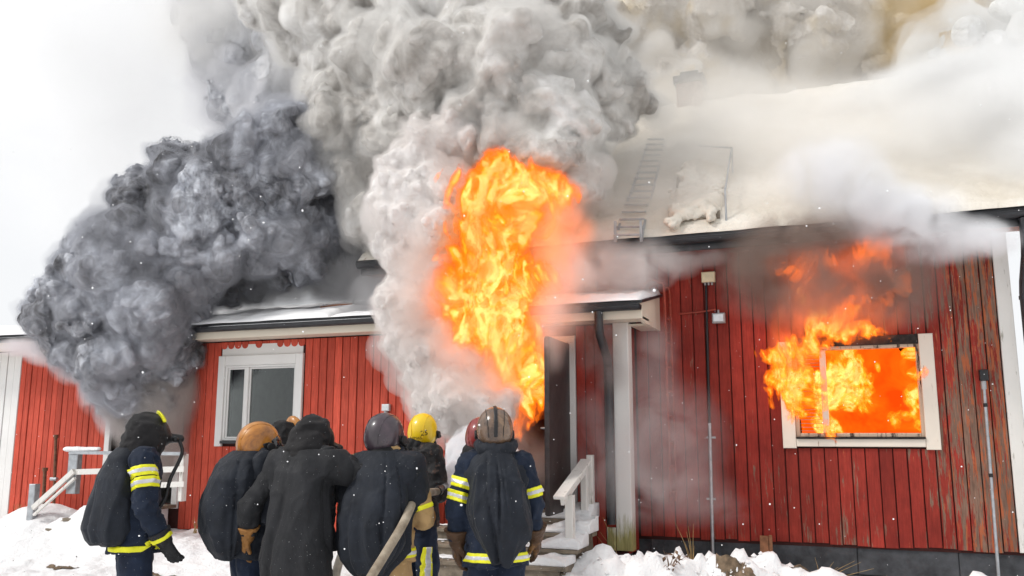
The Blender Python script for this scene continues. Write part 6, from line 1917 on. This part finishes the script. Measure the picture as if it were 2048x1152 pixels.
V, Q = surface_nets(d.astype(np.float32), (p0[0] - 0.2, 11.2, 0.9), 0.03)
o = obj("fireball", mesh_arrays("fireball", V, Q, fire_room()))
tag(o, "solid orange mass of fire filling the room behind the burning window", "fire", kind="stuff")

# ------------------------------------------------------------------ hose, nozzle, water
def hose_mat():
    t = NT("dirty_canvas_hose")
    vec = t.coords()
    c = t.ramp(t.noise(vec, 9, 5, 0.65), [(0.3, (0.20, 0.155, 0.11)), (0.7, (0.42, 0.36, 0.28))])
    t.pbr(c, 0.85, 0, t.bump(t.noise(vec, 120, 2), 0.3, 0.004), 0.2)
    return t.m
M['hose'] = hose_mat()
M['hose2'] = simple("pale_canvas_hose", (0.52, 0.47, 0.40), 0.85, 0, 0.25, 9, 0.25, 90)
nz = deep(884, 976, 7.62)
jet_to = at(1010, 880, 10.2)
jd = (jet_to - nz) / np.linalg.norm(jet_to - nz)
hz = thing("fire_hose", "dirty beige fire hose running from under the maroon-helmeted man's arm down to the snow", "hose", tuple(deep(742, 1152, 5.55)))
path = [deep(640, 1420, 4.6), deep(700, 1240, 5.0), deep(736, 1165, 5.4), deep(768, 1112, 5.65), deep(804, 1052, 5.85), deep(822, 1012, 6.05), deep(832, 985, 6.4), deep(848, 985, 6.9), deep(864, 984, 7.3), nz - jd * 0.16]
for p in path: p[2] = max(p[2], float(ground_z(p[0], p[1])) + 0.04)
mb = MB(); mb.tube(smooth_path(path, 8), 0.031, 14)
rel(hz, mb.build("hose_line", M['hose']))
mb = MB(); mb.tube([nz - jd * 0.17, nz - jd * 0.10, nz - jd * 0.09, nz - jd * 0.02, nz], [0.042, 0.042, 0.028, 0.024, 0.030], 14)
rel(hz, mb.build("nozzle", M['black_metal']))
h2 = thing("fire_hose", "pale second fire hose hanging to the snow between the long coat and the maroon helmet", "hose", tuple(deep(670, 1152, 6.4)))
path = [deep(735, 1040, 6.9), deep(706, 1075, 6.9), deep(688, 1100, 6.8), deep(675, 1135, 6.65), deep(668, 1175, 6.5), deep(655, 1215, 6.4), deep(600, 1250, 6.3)]
for p in path: p[2] = max(p[2], float(ground_z(p[0], p[1])) + 0.04)
mb = MB(); mb.tube(smooth_path(path, 8), 0.033, 12); rel(h2, mb.build("hose_line", M['hose2']))

def jet(X, Y, Z):
    x, y, z = X - nz[0], Y - nz[1], Z - nz[2]
    t = x * jd[0] + y * jd[1] + z * jd[2]
    r = np.sqrt(np.maximum(x * x + y * y + z * z - t * t, 0))
    d = r - (0.020 + 0.17 * np.clip(t, 0, 5)) 
    d = d + 0.10 * np.clip(t, 0, 1.2) * fbm(X * 7, Y * 7, Z * 7, 8, 3)
    return np.maximum(np.maximum(d, -t), t - 1.9)
lo = np.minimum(nz, nz + jd * 2.0) - 0.4; hi = np.maximum(nz, nz + jd * 2.0) + 0.4
o = obj("water_spray", iso_mesh("water_spray", jet, lo, hi, 0.02, volume_mat("water_spray", (0.97, 0.98, 1.0), 16.0)))
tag(o, "white water spray fanning out of the nozzle towards the burning doorway", "water", kind="stuff")

# falling snow
def flakes():
    r = random.Random(77)
    m = NT("snowflake"); m.pbr((0.92, 0.92, 0.93), 0.7, 0, None, 0.2)
    bm = bmesh.new(); bmesh.ops.create_icosphere(bm, subdivisions=1, radius=1.0)
    V0 = np.array([v.co[:] for v in bm.verts]); F0 = np.array([[v.index for v in f.verts] for f in bm.faces]); bm.free()
    V, Q = [], []
    for i in range(900):
        d = 2.4 + 6.8 * r.random() ** 0.8
        p = deep(r.uniform(-60, 2110), r.uniform(-60, 1220), d)
        s_ = 0.0014 + 0.0030 * r.random() ** 2.2 + (0.003 if r.random() < 0.03 else 0)
        if p[2] < 0.2: continue
        V.append(V0 * s_ * np.array([r.uniform(.7, 1.3), r.uniform(.7, 1.3), r.uniform(.7, 1.3)]) + p); Q.append(F0 + len(V0) * (len(V) - 1))
    o = obj("falling_snow", mesh_arrays("falling_snow", np.concatenate(V), np.concatenate(Q), m.m))
    tag(o, "small white snowflakes drifting through the air in front of the house", "snow", kind="stuff")
flakes()
